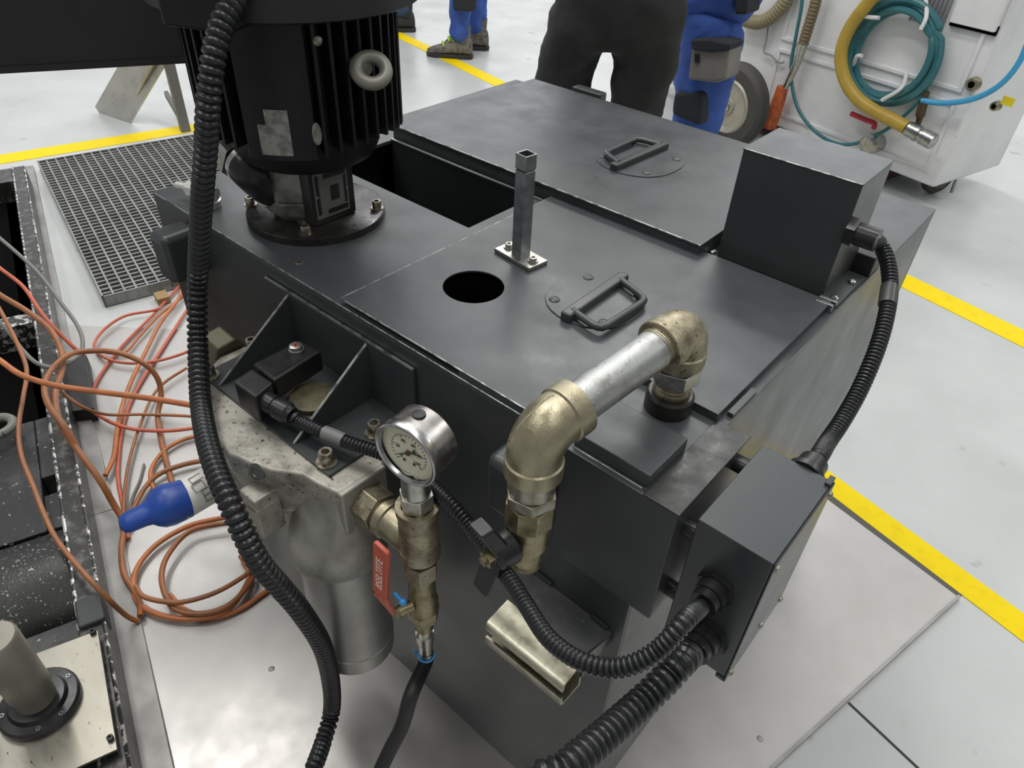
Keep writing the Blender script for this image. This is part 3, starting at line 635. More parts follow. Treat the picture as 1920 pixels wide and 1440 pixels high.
# ------------------------------------------------------------------ tee with gauge and ball valve
TXx, TYy = -.425, .365
te = thing('tee_fitting', (TXx, TYy, .67), 'dirty brass tee screwed into the filter port below the round gauge', 'pipe fitting')
zc_ = .672
def zt(py): return axz(TXx, TYy, py)
z_top, z_bot = zt(947), zt(1036)
e = MB(); e.hexn(V((-.521, FYc, zc_)), V((-.492, FYc, zc_)), .029, .2); obj('hex_nipple', e, BRASSD, te, bevel=.0015)
e = MB(); e.lathe(V((-.492, FYc, zc_)), UX, [(0, .021), (.006, .021), (.006, .026), (.016, .026), (.018, .0235), (.05, .0235), (.067, .018)], 30); obj('tee_branch', e, BRASSY, te)
e = MB(); e.lathe((TXx, TYy, z_bot), UZ, [(0, .0225), (.001, .026), (.014, .026), (.016, .0245), (z_top - z_bot - .012, .0235), (z_top - z_bot - .010, .0255), (z_top - z_bot, .0255), (z_top - z_bot, .019), (z_top - z_bot - .004, .018)], 32)
obj('tee_body', e, BRASSD, te)
pg_ = thing('pressure_gauge', (TXx, TYy, z_top), 'round stainless pressure gauge with a cream dial above the brass tee', 'gauge')
z_h = zt(918)
e = MB(); e.hexn((TXx, TYy, z_top - .003), (TXx, TYy, z_top + .022), .0205, .5); e.lathe((TXx, TYy, z_top + .022), UZ, [(0, .017), (.044, .016)], 20); obj('gauge_socket', e, ZINC, pg_, bevel=.001)
gn = V((.14, -1, .0)).normalized(); gz = z_top + .062 + .036
GC = V((TXx + .004, TYy + .004, gz + .0))          # centre of the case
gr, gu = V((gn.y * -1, gn.x, 0)).normalized(), None
gu = gn.cross(gr) * -1
if gu.z < 0: gu = -gu
gr = gu.cross(gn)
R_ = .0415
obj('gauge_case', MB().lathe(GC - gn * .020, gn, [(0, R_ * .86), (.003, R_ * .93), (.034, R_ * .93)], 48), CASE, pg_)
obj('gauge_bezel', MB().lathe(GC + gn * .012, gn, [(0, R_ * .95), (.002, R_), (.008, R_), (.0115, R_ * .97), (.0125, R_ * .93), (.0115, R_ * .87), (.008, R_ * .84)], 56, capa=False, capb=False), CHROME, pg_)
FC = GC + gn * .0165
dl = obj('gauge_dial', MB().lathe(FC - gn * .003, gn, [(0, R_ * .86), (.003, R_ * .86)], 48), DIAL, pg_)
tick = MB()
for i in range(26):
    a = math.radians(225 - 270 * i / 25); d = gr * math.cos(a) + gu * math.sin(a); big = i % 5 == 0
    tick.ob(FC + d * (R_ * (.52 if big else .55)) + gn * .0003, d, gn.cross(d), gn, R_ * (.055 if big else .025), .0003, .0003)
obj('scale_mark', tick, INK, dl, smooth=0)
for i, s in enumerate(('0', '20', '40', '60', '80', '100')):
    a = math.radians(225 - 54 * i); d = gr * math.cos(a) + gu * math.sin(a); text('numeral', s, .0062, FC + d * R_ * .36 + gn * .0003, gr, gu, INK, dl, .0002)
a = math.radians(212); d = gr * math.cos(a) + gu * math.sin(a); e = MB()
e.prism([FC + gn * .0016 + d * R_ * .56, FC + gn * .0016 + gn.cross(d) * .0012, FC + gn * .0016 - d * R_ * .10, FC + gn * .0016 - gn.cross(d) * .0012], gn * .0006)
e.prism([FC + gn * .0016 - d * R_ * .08, FC + gn * .0016 - d * R_ * .34 + gn.cross(d) * .0042, FC + gn * .0016 - d * R_ * .28, FC + gn * .0016 - d * R_ * .34 - gn.cross(d) * .0042], gn * .0006)
obj('pointer', e, INK, dl, smooth=0)
obj('pointer_hub', MB().lathe(FC, gn, [(0, .0032), (.003, .003)], 14), SCREWB, dl)
for s in (-1, 1): obj('dial_screw', MB().lathe(FC + gr * (s * R_ * .16) - gu * R_ * .34, gn, [(0, .0021), (.001, .0018)], 12), SCREWB, dl)
obj('fill_plug', MB().lathe(GC + gu * R_ * .915 - gn * .003, gu, [(0, .0075), (.0025, .007), (.0035, .004)], 20), RUB, pg_)

bv = thing('ball_valve', (TXx, TYy, zt(1180)), 'small brass ball valve with a red lever handle below the brass tee', 'valve')
zz = [zt(p) for p in (1036, 1048, 1075, 1082, 1112, 1150, 1162, 1176)]
e = MB(); e.lathe((TXx, TYy, zz[1] + .001), UZ, [(0, .0175), (zz[0] - zz[1] - .001, .0175)], 24); e.hexn((TXx, TYy, zz[2]), (TXx, TYy, zz[1]), .0225, .25); obj('hex_nipple', e, BRASSD, bv, bevel=.001)
e = MB(); e.lathe((TXx, TYy, zz[5]), UZ, [(0, .016), (.002, .0195), ((zz[4] - zz[5]) * .7, .0205), (zz[4] - zz[5], .018), (zz[3] - zz[5], .017), (zz[2] - zz[5] - .001, .0195), (zz[2] - zz[5], .0195)], 28)
e.hexn((TXx, TYy, zz[5] + .001), (TXx, TYy, zz[5] + .014), .0225, .1); obj('valve_body', e, BRASS, bv, bevel=.001)
e = MB(); e.hexn((TXx, TYy, zz[6]), (TXx, TYy, zz[5] - .001), .017, .3); e.cyl((TXx, TYy, zz[7]), (TXx, TYy, zz[6]), .0125); obj('outlet_nut', e, BRASS, bv, bevel=.001)
hz = zt(1118); hp0 = V((TXx, TYy - .018, hz)); hp1 = V((TXx - .006, TYy - .036, hz))
obj('valve_stem', MB().cyl(hp0, hp1, .0075).hexn(hp1, hp1 - UY * .006, .008), BRASS, bv)
ha = Y(748, 1130, TYy - .044); hb_ = Y(722, 1122, TYy - .05)
HY = TYy - .052
hq = [Y(703, 1020, HY), Y(727, 1030, HY), Y(729, 1122, HY), Y(702, 1110, HY)]
hw = (hq[1] - hq[0]); hl = (hq[0] - hq[3]).normalized()
hcx = sum(hq, V((0, 0, 0))) / 4
hr_ = (hw - hl * hw.dot(hl)); hr_.normalize(); hn = hr_.cross(hl)
L2 = (hq[0] - hq[3]).length / 2; W2 = (hq[1] - hq[0]).length / 2 * 1.0
op = []
for sx_, sy_ in ((1, 1), (-1, 1), (-1, -1), (1, -1)):
    for t in range(5):
        a = {(1, 1): 0, (-1, 1): 1, (-1, -1): 2, (1, -1): 3}[(sx_, sy_)] * math.pi / 2 + t * math.pi / 8
        op.append(hcx + hr_ * (sx_ * (W2 - .004) + math.cos(a) * .004) + hl * (sy_ * (L2 - .004) + math.sin(a) * .004) - hn * .003)
lv = obj('lever_handle', MB().prism(op, hn * .006), REDP, bv, bevel=.0015, label='red lever handle')
sgn = 1 if hn.dot(CAM - hcx) > 0 else -1
text('lettering', 'BSELTITE', .0165, hcx + hn * (sgn * .0032) - hl * .002, hl, -hr_ if sgn > 0 else hr_, WLET, lv, .0003)
obj('lever_neck', MB().prism([hq[3] + hr_ * .002, hq[2] - hr_ * .001, hp1 + V((0, -.004, .004)), hp1 + V((-.004, -.004, -.008))], hn * .003), REDP, bv)
tie = [Y(741, 1112, HY), Y(748, 1121, HY - .002), Y(756, 1129, HY - .004)]
obj('blue_tie', MB().tube(tie, .0022, 8).ball(tie[2], .0048), BTIE, bv, label='blue cable tie')
hs = thing('drain_hose', (TXx, TYy, zt(1225)), 'black drain hose running down from the brass ball valve to the floor', 'hose')
z8 = [zt(p) for p in (1176, 1186, 1200, 1240)]
obj('hose_tail', MB().lathe((TXx, TYy, z8[3]), UZ, [(0, .0095), (z8[2] - z8[3], .0105), (z8[2] - z8[3], .012), (z8[1] - z8[3], .013), (z8[1] - z8[3], .0095), (z8[0] - z8[3], .0095)], 18), ZINC, hs)
hpth = [V((TXx, TYy, zt(1218))), V((TXx, TYy, zt(1238))), D(772, 1300, .985), D(752, 1365, 1.005), D(722, 1425, 1.02), V((-.40, .13, .12)), V((-.40, .03, .025)), V((-.42, -.2, .018)), V((-.5, -.6, .018))]
obj('hose_line', MB().tube(spl(hpth, .01), .0105, 14), RUB, hs)
obj('hose_tie', MB().torus(V((TXx, TYy, zt(1228))), V((.1, 0, 1)), .0112, .0014).tube([V((TXx - .010, TYy - .006, zt(1230))), V((TXx - .014, TYy - .010, zt(1222)))], .0018, 6), BTIE, hs, label='blue cable tie')

# ------------------------------------------------------------------ return pipe: riser, two elbows, pipe, tap
rp = thing('return_pipe', (SX, SY, .863), 'galvanised pipe with two brass elbows crossing over the tank front edge', 'pipe')
PZ2 = .951; PZ1 = .924; EX, EY = -.286, .394
z_a = .8632
e = MB(); e.lathe((SX, SY, z_a), UZ, [(0, .0205), (.003, .0215)] + [(.003 + .0025 * i, .0215 if i % 2 else .0200) for i in range(1, 7)] + [(.02, .021)], 28); obj('threaded_nipple', e, BRASSD, rp)
e = MB(); e.hexn((SX, SY, z_a + .018), (SX, SY, z_a + .038), .0275, .35); e.cyl((SX, SY, z_a + .036), (SX, SY, z_a + .052), .022); obj('hex_bush', e, ZINC, rp, bevel=.0015)
pd = V((EX - SX, EY - SY, PZ1 - PZ2)).normalized()
def elbow(mb, c, a, b, r, bend, leg, col):
    # a, b: outgoing unit directions of the two sockets
    a = V(a); b = V(b); cc = V(c) + (a + b) * bend
    path = [V(c) + a * leg] + [V(c) + a * bend * 1.02] + [cc - b * (bend * math.cos(t)) - a * (bend * math.sin(t)) for t in [math.pi / 2 * i / 12 for i in range(13)]] + [V(c) + b * leg]
    mb.tube(path, r, 32)
    for d in (a, b): mb.lathe(V(c) + d * (leg - col), d, [(-.002, r * .98), (0, r * 1.07), (col, r * 1.07), (col + .001, r * 1.02), (col + .001, r * .78), (col - .008, r * .76)], 32, capb=True)
e = MB(); elbow(e, (SX, SY, PZ2), (0, 0, -1), pd, .0265, .022, .044, .016); obj('elbow', e, BRASSD, rp, label='mottled elbow above the tank socket')
e = MB(); elbow(e, (EX, EY, PZ1), (0, 0, -1), -pd, .0272, .024, .050, .018)
obj('elbow', e, BRASSY, rp, label='clean elbow in front of the tank')
obj('elbow_seam', MB().tube([V((EX, EY, PZ1)) + (pd * .0068 + UZ * .0068) * 1.0 + (pd * math.sin(t) + UZ * math.cos(t)) * .0288 + (-pd * .018 * math.cos(t) ** 3) for t in [-.4 + 1.9 * i / 12 for i in range(13)]], .0007, 6), BRASSD, rp)
pa_, pb_ = V((SX, SY, PZ2)) + pd * .030, V((EX, EY, PZ1)) - pd * .040
obj('pipe_run', MB().cyl(pa_, pb_, .0213, n=36), GALV, rp)
thr = MB()
for i in range(4): thr.torus(V((SX, SY, PZ2)) + pd * (.042 + .0028 * i), pd, .0213, .0011, 32, 6)
obj('pipe_thread', thr, BRASSD, rp)
def ze(py): return axz(EX, EY, py)
vt = thing('drain_tap', (EX, EY, ze(1066)), 'brass tap with a black wing handle hanging from the near elbow', 'tap')
zz = [ze(p) for p in (908, 916, 934, 972, 984, 1018, 1030, 1052)]
e = MB(); e.hexn((EX, EY, zz[2]), (EX, EY, zz[1]), .0275, .2); e.cyl((EX, EY, zz[1]), (EX, EY, PZ1 - .051), .0235); obj('hex_nipple', e, mat('worn_nipple', (.42, .40, .34), .35, .9, (.28, .26, .2), (60, .4, .6)), vt, bevel=.0015)
e = MB(); e.cyl((EX, EY, zz[3]), (EX, EY, zz[2] - .0005), .0262, n=8, rot=.2); e.lathe((EX, EY, zz[5]), UZ, [(0, .019), (.004, .0225), ((zz[4] - zz[5]), .0235), (zz[3] - zz[5], .0245), (zz[3] - zz[5] + .002, .020)], 28)
e.lathe((EX, EY, zz[7]), UZ, [(0, .017), (.002, .0185), (.004, .017), (.006, .0185), (.008, .017), (zz[6] - zz[7], .0185), (zz[5] - zz[7], .0185)], 28)
obj('tap_body', e, BRASS, vt, bevel=.0008)
hz = ze(998); hd_ = V((-.18, -1, -.05)).normalized(); h0_ = V((EX, EY, hz))
obj('tap_stem', MB().cyl(h0_ + hd_ * .015, h0_ + hd_ * .030, .0115), BRASS, vt)
e = MB(); e.lathe(h0_ + hd_ * .022, hd_, [(0, .0205), (.022, .0195), (.026, .016)], 24)
wr = hd_.cross(UZ).normalized(); hc_ = h0_ + hd_ * .036
for s_, tw in ((1, -.35), (-1, -.05)):
    d = (UZ * s_ + hd_ * .35 - wr * tw * s_ * .5).normalized()
    e.hexa([hc_ + d * .004 + wr * a * .0135 + hd_ * b for a, b in ((-1, -.010), (1, -.010), (1, .010), (-1, .010))] + [hc_ + d * .048 + wr * a * .0115 + hd_ * b for a, b in ((-1, -.004), (1, -.004), (1, .013), (-1, .013))])
obj('wing_handle', e, BLK, vt, bevel=.003)
e = MB(); e.hexn(h0_ + hd_ * .046, h0_ + hd_ * .056, .0100); e.cyl(h0_ + hd_ * .056, h0_ + hd_ * .060, .0052); obj('handle_nut', e, BRASS, vt)

# ------------------------------------------------------------------ bracket below the tap
bk = thing('rail_bracket', (-.29, .42, .5), 'zinc channel rail with a dark sloping plate on the lower tank front', 'bracket')
w0, w1 = Y(1000, 1072, TF - .001), Y(1148, 1188, TF - .001)
fL = Y(945, 1140, .405); fR = Y(1098, 1232, .405)
obj('sloping_plate', MB().hexa([w0 - UZ * .003, w1 - UZ * .003, fR - UZ * .003, fL - UZ * .003, w0, w1, fR, fL]), mat('sheen_toned_plate', (.20, .21, .21), .36, .5, (.27, .275, .275), (30, .4, .7), spk=((.4, .4, .38), 120, .68)), bk, smooth=0, bevel=.0006)  # base grey raised to put the plate's reflected light into its colour
obj('side_web', MB().prism([w1, fR, fR - UZ * .045, w1 - UZ * .02], (-.003, 0, 0)), PAINT2, bk, smooth=0)
for a_, b_ in ((.12, .016), (.85, .012)): obj('plate_tab', MB().ob(w0.lerp(w1, a_) + V((0, -.002, .004)), w1 - w0, UY, UZ, b_, .002, .004), PAINT2, bk)
r0, r1 = Y(934, 1142, .392), Y(1094, 1268, .392)       # top back edge
q0, q1 = Y(914, 1166, .372), Y(1060, 1288, .372)
s0, s1 = Y(913, 1194, .372), Y(1052, 1316, .372)
zr = (r0.z + r1.z) / 2; xa, xb = (q0.x + s0.x) / 2, (q1.x + s1.x) / 2
ztop, zlo, zbt = (q0.z + q1.z) / 2, (q0.z + q1.z) / 2 - .012, (s0.z + s1.z) / 2
pf = [(.408, ztop + .008), (.374, ztop + .004), (.369, ztop), (.369, zlo), (.372, zlo), (.373, ztop - .003), (.376, ztop), (.405, ztop + .004),
      (.405, zbt - .010), (.376, zbt - .008), (.373, zbt - .004), (.372, zbt + .008), (.369, zbt + .008), (.369, zbt - .006), (.374, zbt - .012), (.408, zbt - .014)]
obj('channel_rail', MB().prism([V((xa, y, z)) for y, z in pf], (xb - xa, 0, 0)), mat('yellow_zinc', (.48, .46, .36), .32, .95, (.24, .225, .16), (36, .44, .64)), bk, smooth=40)

# ------------------------------------------------------------------ corrugated conduits
def conduit(name, pts, r, pitch, label, extra=None):
    t = thing(name, pts[0], label, 'conduit', 'corrugated conduits')
    obj('conduit_tube', corrugated(MB(), pts, r, pitch), CORR, t); return t
conduit('conduit', [D(462, -32, .80), D(440, 0, .795), D(418, 40, .79), D(402, 100, .79), D(394, 160, .80), D(389, 220, .82), D(386, 280, .85), D(381, 340, .88), D(377, 400, .92), D(374, 460, .96), D(371, 520, 1.0), D(370, 580, 1.01), D(371, 640, 1.01),
    D(373, 700, .99), D(377, 760, .96), D(387, 820, .90), D(405, 880, .85), D(430, 940, .82), D(457, 1000, .82), D(488, 1057, .84), D(530, 1105, .88), D(567, 1150, .92), D(604, 1211, 1.0), D(620, 1275, 1.10), D(622, 1331, 1.16), D(607, 1387, 1.14), D(588, 1440, 1.09), D(560, 1500, 1.07), V((-.50, .02, .10)), V((-.50, -.10, .022)), V((-.56, -.40, .020)), V((-.7, -.8, .020))],
    .0140, .0094, 'thick black corrugated conduit hanging from the motor past the filter')
c2 = conduit('conduit', [gend, D(560, 790, .93), D(600, 808, .915), D(660, 832, .90), D(720, 852, .885), D(780, 885, .87), D(840, 940, .82), D(885, 992, .80), D(925, 1045, .77), D(960, 1092, .73), D(990, 1140, .70), D(1030, 1198, .66), D(1090, 1240, .63), D(1160, 1252, .615), D(1230, 1222, .61), D(1290, 1158, .615), gA - UY * .034, gA - UY * .022], .0088, .0052,
    'thin black conduit from the pressure switch to the upper gland of the control box')
obj('conduit_sleeve', MB().tube([D(608, 811, .913), D(624, 817, .909), D(645, 826, .904)], .0094, 18), mat('grey_tape', (.16, .165, .16), .45), c2, label='grey printed sleeve')
conduit('conduit', [gB - UY * .022, gB - UY * .036, D(1286, 1232, .665), D(1250, 1272, .645), D(1200, 1320, .63), D(1130, 1382, .60), D(1060, 1442, .57), D(1000, 1495, .56), V((-.06, .16, .70)), V((-.12, .02, .45)), V((-.16, -.06, .16)), V((-.18, -.16, .022)), V((-.25, -.5, .020))], .0140, .0076, 'thick ribbed conduit from the lower control box gland down to the picture bottom')
c4 = conduit('conduit', [g + UX * .030, D(1648, 456, .995), D(1664, 490, .985), D(1669, 540, .965), D(1660, 600, .94), D(1642, 660, .92), D(1612, 730, .90), D(1578, 790, .875), D(1552, 828, .85), gD + UY * .046, gD + UY * .026], .0107, .0056,
    'black conduit arching from the junction box down to the back of the control box')
obj('conduit_tape', MB().tube([D(1668, 538, .965), D(1665.5, 555, .957), D(1663, 572, .95)], .0112, 18), mat('dark_tape', (.05, .05, .05), .35), c4, label='dark tape wrap')

# ------------------------------------------------------------------ orange cables
def cable(pts, r, m_, label, z=None, name='cable', step=.01):
    q = [Z(x, y, zz) for x, y, zz in pts] if len(pts[0]) == 3 else [Z(x, y, z) for x, y in pts]
    obj(name, MB().tube(spl(q, step), r, 10), m_, label=label, cat='cable', group='loose cables by the machine bed')
cable([(-420, 700, .02), (-260, 640, .12), (-120, 625, .26), (-40, 650, .32), (0, 676, .32), (40, 703, .32), (100, 722, .32), (173, 733, .32), (267, 745, .33), (350, 758, .34), (400, 768, .34)], .0065, ORG, 'thick orange cable crossing in front of the bed towards the filter')
cable([(143, 838, .16), (118, 796, .2), (90, 757, .22), (84, 720, .22), (100, 690, .22), (125, 668, .22), (150, 660, .2), (200, 658, .18), (240, 667, .16), (277, 687, .13), (297, 713, .09), (302, 745, .05), (296, 785, .018), (310, 860, .014), (330, 930, .012)], .0075, ORG2, 'brown-orange cable arching up from the bed rim and over to the tray')
cable([(-300, 520, .02), (-190, 480, .10), (-100, 490, .20), (-30, 530, .24), (0, 553, .24), (50, 583, .23), (93, 617, .22), (114, 655, .21), (117, 690, .2), (104, 740, .2), (112, 790, .19), (143, 840, .16), (187, 900, .11), (217, 952, .05), (240, 985, .02)], .0075, ORG2, 'thick orange cable coming from the left edge and drooping over the bed rim')
cable([(-260, 450, .02), (-170, 420, .10), (-90, 440, .18), (-30, 478, .22), (0, 503, .22), (43, 537, .22), (73, 580, .2), (100, 613, .17), (143, 655, .12), (165, 668, .1)], .0055, RED, 'red-orange cable at the left edge above the first cavity')
cable([(-260, 400, .02), (-160, 370, .12), (-80, 390, .22), (-30, 425, .25), (0, 447, .25), (67, 507, .24), (110, 562, .22), (143, 607, .2), (155, 640, .19), (147, 670, .18), (112, 688, .19), (73, 683, .2), (43, 657, .2), (10, 615, .2), (-25, 590, .2), (-90, 560, .14), (-160, 560, .03)], .0055, GREYC, 'grey cable with a loop over the bed rim')
cable([(-250, 520, .03), (-150, 490, .13), (-80, 505, .22), (-25, 545, .26), (5, 590, .26), (35, 650, .25), (50, 695, .24), (43, 747, .23), (35, 800, .21), (40, 853, .19), (63, 913, .18), (84, 967, .17), (108, 1014, .16), (155, 1072, .15), (202, 1122, .11), (238, 1155, .04), (263, 1167, .012)], .0052, ORG2, 'ochre cable running down across the bed to the coil corner')
cable([(337, 535), (290, 587), (240, 637), (213, 668), (187, 705), (172, 735), (160, 760)], .0045, RED, 'red cable on the floor running from below the grating to the bed rim', .012)
cable([(345, 555), (300, 590), (262, 630), (235, 660), (205, 662), (180, 655)], .0045, ORG, 'orange cable touching the grating corner, ending inside the flat red loop', .016)
cable([(300, 578), (283, 583), (233, 593), (193, 620), (177, 650), (200, 672), (240, 681), (293, 677), (337, 665), (360, 655)], .0045, RED, 'red cable laid in a flat loop near the grating corner', .020)
cable([(340, 545), (333, 563), (300, 607), (273, 660), (247, 713), (230, 760), (220, 807), (213, 857), (197, 893)], .0062, ORG, 'bright orange cable running straight down the tray from the tank corner', .024)
cable([(366, 560), (345, 590), (300, 660), (262, 720), (240, 765), (228, 810), (222, 860), (222, 905), (235, 970), (240, 1010)], .005, RED, 'red cable beside the straight bright orange one', .012)
cable([(160, 765), (187, 780), (213, 794), (253, 805), (307, 808), (353, 804), (380, 798)], .005, RED, 'red cable curving across the tray towards the filter', .03)
cable([(113, 733, .14), (153, 762, .1), (200, 777, .05), (267, 777, .03), (350, 780, .03), (380, 785, .03)], .0042, ORG2, 'thin brown cable crossing above the red curve')
cable([(350, 690), (310, 716), (285, 745), (262, 800), (246, 850), (236, 900), (232, 950), (230, 990)], .0042, ORG2, 'thin brown cable descending left of the filter', .02)
cable([(380, 815), (345, 824), (313, 841), (290, 867), (282, 893), (290, 920), (310, 945)], .0055, ORG, 'orange cable curling behind the blue cap', .016)
cable([(390, 862), (345, 871), (300, 888), (273, 913), (253, 949), (236, 985), (228, 1028), (232, 1075), (249, 1104), (262, 1130), (263, 1160)], .0065, ORG2, 'brown-orange cable sweeping round the left side of the coil', .02)
cable([(460, 965), (401, 974), (347, 989), (289, 1025), (253, 1075), (258, 1128), (307, 1155), (372, 1160), (426, 1144), (462, 1097), (466, 1068), (450, 1040)], .0062, ORG, 'orange cable forming the outer loop of the coil', .018)
cable([(455, 978), (401, 984), (354, 997), (316, 1039), (303, 1079), (312, 1120), (335, 1145), (385, 1150), (433, 1132), (470, 1090), (474, 1060)], .0062, ORG2, 'brown-orange cable forming the inner loop of the coil', .03)
cable([(255, 1100), (268, 1118), (307, 1128), (347, 1128), (404, 1111), (455, 1082), (480, 1060)], .0055, ORG2, 'orange cable cutting straight across the coil', .042)
cable([(318, 1115), (345, 1142), (400, 1158), (450, 1142), (490, 1115), (510, 1100)], .0055, ORG, 'orange cable end leaving the coil to the right', .012)
cable([(270, 870), (262, 900), (246, 940), (238, 1000)], .003, GREYC, 'thin dark wire left of the blue cap', .01)
wb = MB().ob(Z(304, 558, .014), FU, FV, UZ, .026, .02, .012); obj('wood_wedge', wb, mat('wood_tan', (.30, .2, .08), .7), label='small tan wooden block at the grating corner under the cables', cat='block', bevel=.002)

# ------------------------------------------------------------------ machine guard above left
p0, p1 = Z(-260, 152, .93), Z(356, 117.5, .93)
gdv = (p1 - p0).normalized(); gpv = UZ.cross(gdv)
if gpv.dot(p0 - CAM) < 0: gpv = -gpv
mg = thing('machine_guard', (p0 + p1) / 2, 'black machine guard panel hanging in the upper left corner', 'machine guard')
obj('guard_panel', MB().hexa([p0, p1, p1 + gpv * .06, p0 + gpv * .06] + [q + UZ * .55 for q in (p0, p1, p1 + gpv * .06, p0 + gpv * .06)]), PANEL, mg, bevel=.004)
obj('guard_edge', MB().hexa([p0 - gpv * .004, p1 - gpv * .004, p1, p0] + [q + UZ * .012 for q in (p0 - gpv * .004, p1 - gpv * .004, p1, p0)]), PANEL, mg)

# ------------------------------------------------------------------ sheet scoop and stand behind the grating
sb = Z(228, 224, .0)
P = lambda px, py, z: Z(px, py, z)
scp = thing('metal_scoop', sb, 'bent stainless sheet scoop standing on the floor past the yellow line', 'scoop')
a0, a1, a2 = P(178, 200, .03), P(186, 212, 0), P(243, 231, 0)
wv = (a2 - a1); upv = V((.05, .12, .24)); sidev = (a0 - a1)
t1, t2, t0_ = Y(238, 133, a1.y + .10), Y(300, 135, a2.y + .12), None
bt1 = t1 + (t1 - a1) * .35; bt2 = t2 + (t2 - a2) * .35; st = sidev * 1.1 + V((0, 0, .02))
th = V((.004, .008, 0))
e = MB(); e.hexa([a1, a2, a2 + th, a1 + th, bt1, bt2, bt2 + th, bt1 + th]); obj('scoop_blade', e, STAIN, scp, smooth=0)
e = MB(); e.hexa([a0, a1, a1 + th, a0 + th, bt1 + st, bt1, bt1 + th, bt1 + st + th]); obj('scoop_side', e, STAIN, scp, smooth=0)
rbm = MB(); m1 = a1.lerp(a2, .72).lerp(bt1.lerp(bt2, .72), .42); m2 = bt1.lerp(bt2, .62); nn = (a2 - a1).cross(bt1 - a1).normalized()
if nn.dot(CAM - m1) < 0: nn = -nn
rbm.tube(spl([m1, m1.lerp(m2, .5) + nn * .006, m2 + nn * .012], .02), lambda t: .006 + .016 * t, 8); obj('scoop_rib', rbm, STAIN, scp)
sl = Z(348, 246, 0)
stn = thing('steel_stand', sl, 'grey steel stand leg beside the scoop at the yellow line', 'stand')
lg = MB(); su = V((0, 0, 1)); tp = Y(332, 120, sl.y + .02); tp = sl + V((tp.x - sl.x, 0, tp.z))
lg.ob((sl + V((sl.x, sl.y, .62)) + V((0, 0, 0))) / 2 if False else sl + UZ * .31, FU, FV, UZ, .022, .022, .31); obj('leg', lg, STAND, stn, bevel=.002)
obj('leg', MB().ob(sl + FV * .30 - FU * .20 + UZ * .31, FU, FV, UZ, .022, .022, .31), STAND, stn, bevel=.002)
obj('brace', MB().ob(sl + UZ * .60 + FV * .15 - FU * .1, FU * -.2 + FV * .3, FU, UZ, .17, .018, .018), STAND, stn)
obj('brace', MB().hexa([sl - FU * .24 + UZ * q + FV * w2 for q, w2 in ((.10, -.01), (.10, .01))] + [sl - FU * .0 + UZ * q + FV * w2 for q, w2 in ((.02, .01), (.02, -.01))] + [sl - FU * .24 + UZ * q + FV * w2 for q, w2 in ((.13, -.01), (.13, .01))] + [sl - FU * .0 + UZ * q + FV * w2 for q, w2 in ((.05, .01), (.05, -.01))]), STAND, stn)

# ------------------------------------------------------------------ white service cart
CVV = 3.34
def PV(px, py, dv=0): return PN(px, py, FV, CVV + dv)
ct = thing('service_cart', fl(-2.0, CVV + .3), 'white wheeled service cart with hoses hung on its front, upper right', 'cart')
br0 = PV(1750, 353); cu = br0.dot(FU); cz = br0.z
obj('cart_body', MB().prism([fl(cu - 1.9, CVV, cz), fl(cu, CVV, cz), fl(cu + .02, CVV + .55, cz), fl(cu - 1.9, CVV + .55, cz)], (0, 0, 1.05)), WHITEP, ct, bevel=.012)
def panel(q, name='panel'):
    p = [PV(*c) for c in q]; e = MB(); n = len(p)
    inn = [c.lerp(sum(p, V((0, 0, 0))) / n, .06) for c in p]
    e.rings([[c - FV * .0 for c in p], [c - FV * .010 for c in p], [c - FV * .010 for c in inn], [c - FV * .0 for c in inn]], False, False, True)
    obj(name, e, WHITEP, ct, smooth=0, bevel=.002)
def rectpanel(u0, u1, z0, z1, w=.016, name='panel_frame'):
    e = MB()
    for a0_, a1_, b0_, b1_ in ((u0, u1, z0, z0 + w), (u0, u1, z1 - w, z1), (u0, u0 + w, z0 + w, z1 - w), (u1 - w, u1, z0 + w, z1 - w)):
        e.prism([fl(a0_, CVV - .010, b0_), fl(a1_, CVV - .010, b0_), fl(a1_, CVV - .010, b1_), fl(a0_, CVV - .010, b1_)], FV * .011)
    obj(name, e, WHITEP, ct, smooth=0, bevel=.002)
def uz(px, py): p = PV(px, py); return p.dot(FU), p.z
ub, zb_ = uz(1775, 320); ua, za_ = uz(1500, 235)
rectpanel(cu - .98, cu - .05, cz + .06, uz(1640, 130)[1] - .03)
rectpanel(cu - .98, cu - .05, uz(1640, 130)[1] + .01, 1.02)
# grille with slats and a cover plate at the top
gq = uz(1755, 25)
sl_ = MB()
for i in range(9):
    a = gq[0] - .10 + i * .018; sl_.prism([fl(a, CVV - .014, gq[1] - .045), fl(a + .008, CVV - .014, gq[1] - .045), fl(a + .008, CVV - .014, gq[1] + .20), fl(a, CVV - .014, gq[1] + .20)], FV * .012)
obj('vent_grille', sl_, mat('grille_grey', (.33, .33, .34), .4, .5), ct, smooth=0)
gq = uz(1790, 30); gq2 = uz(1900, 45)
obj('cover_plate', MB().prism([fl(gq[0], CVV - .03, gq[1] - .02), fl(cu - .015, CVV - .03, gq[1] - .02), fl(cu - .015, CVV - .03, gq[1] + .3), fl(gq[0], CVV - .03, gq[1] + .3)], FV * .028), WHITEP, ct, bevel=.004)
obj('cover_slot', MB().prism([fl(gq[0] - .004, CVV - .012, gq[1] - .034), fl(cu - .012, CVV - .012, gq[1] - .034), fl(cu - .012, CVV - .012, gq[1] + .0), fl(gq[0] - .004, CVV - .012, gq[1] + .0)], FV * .011), DARK, ct, smooth=0)
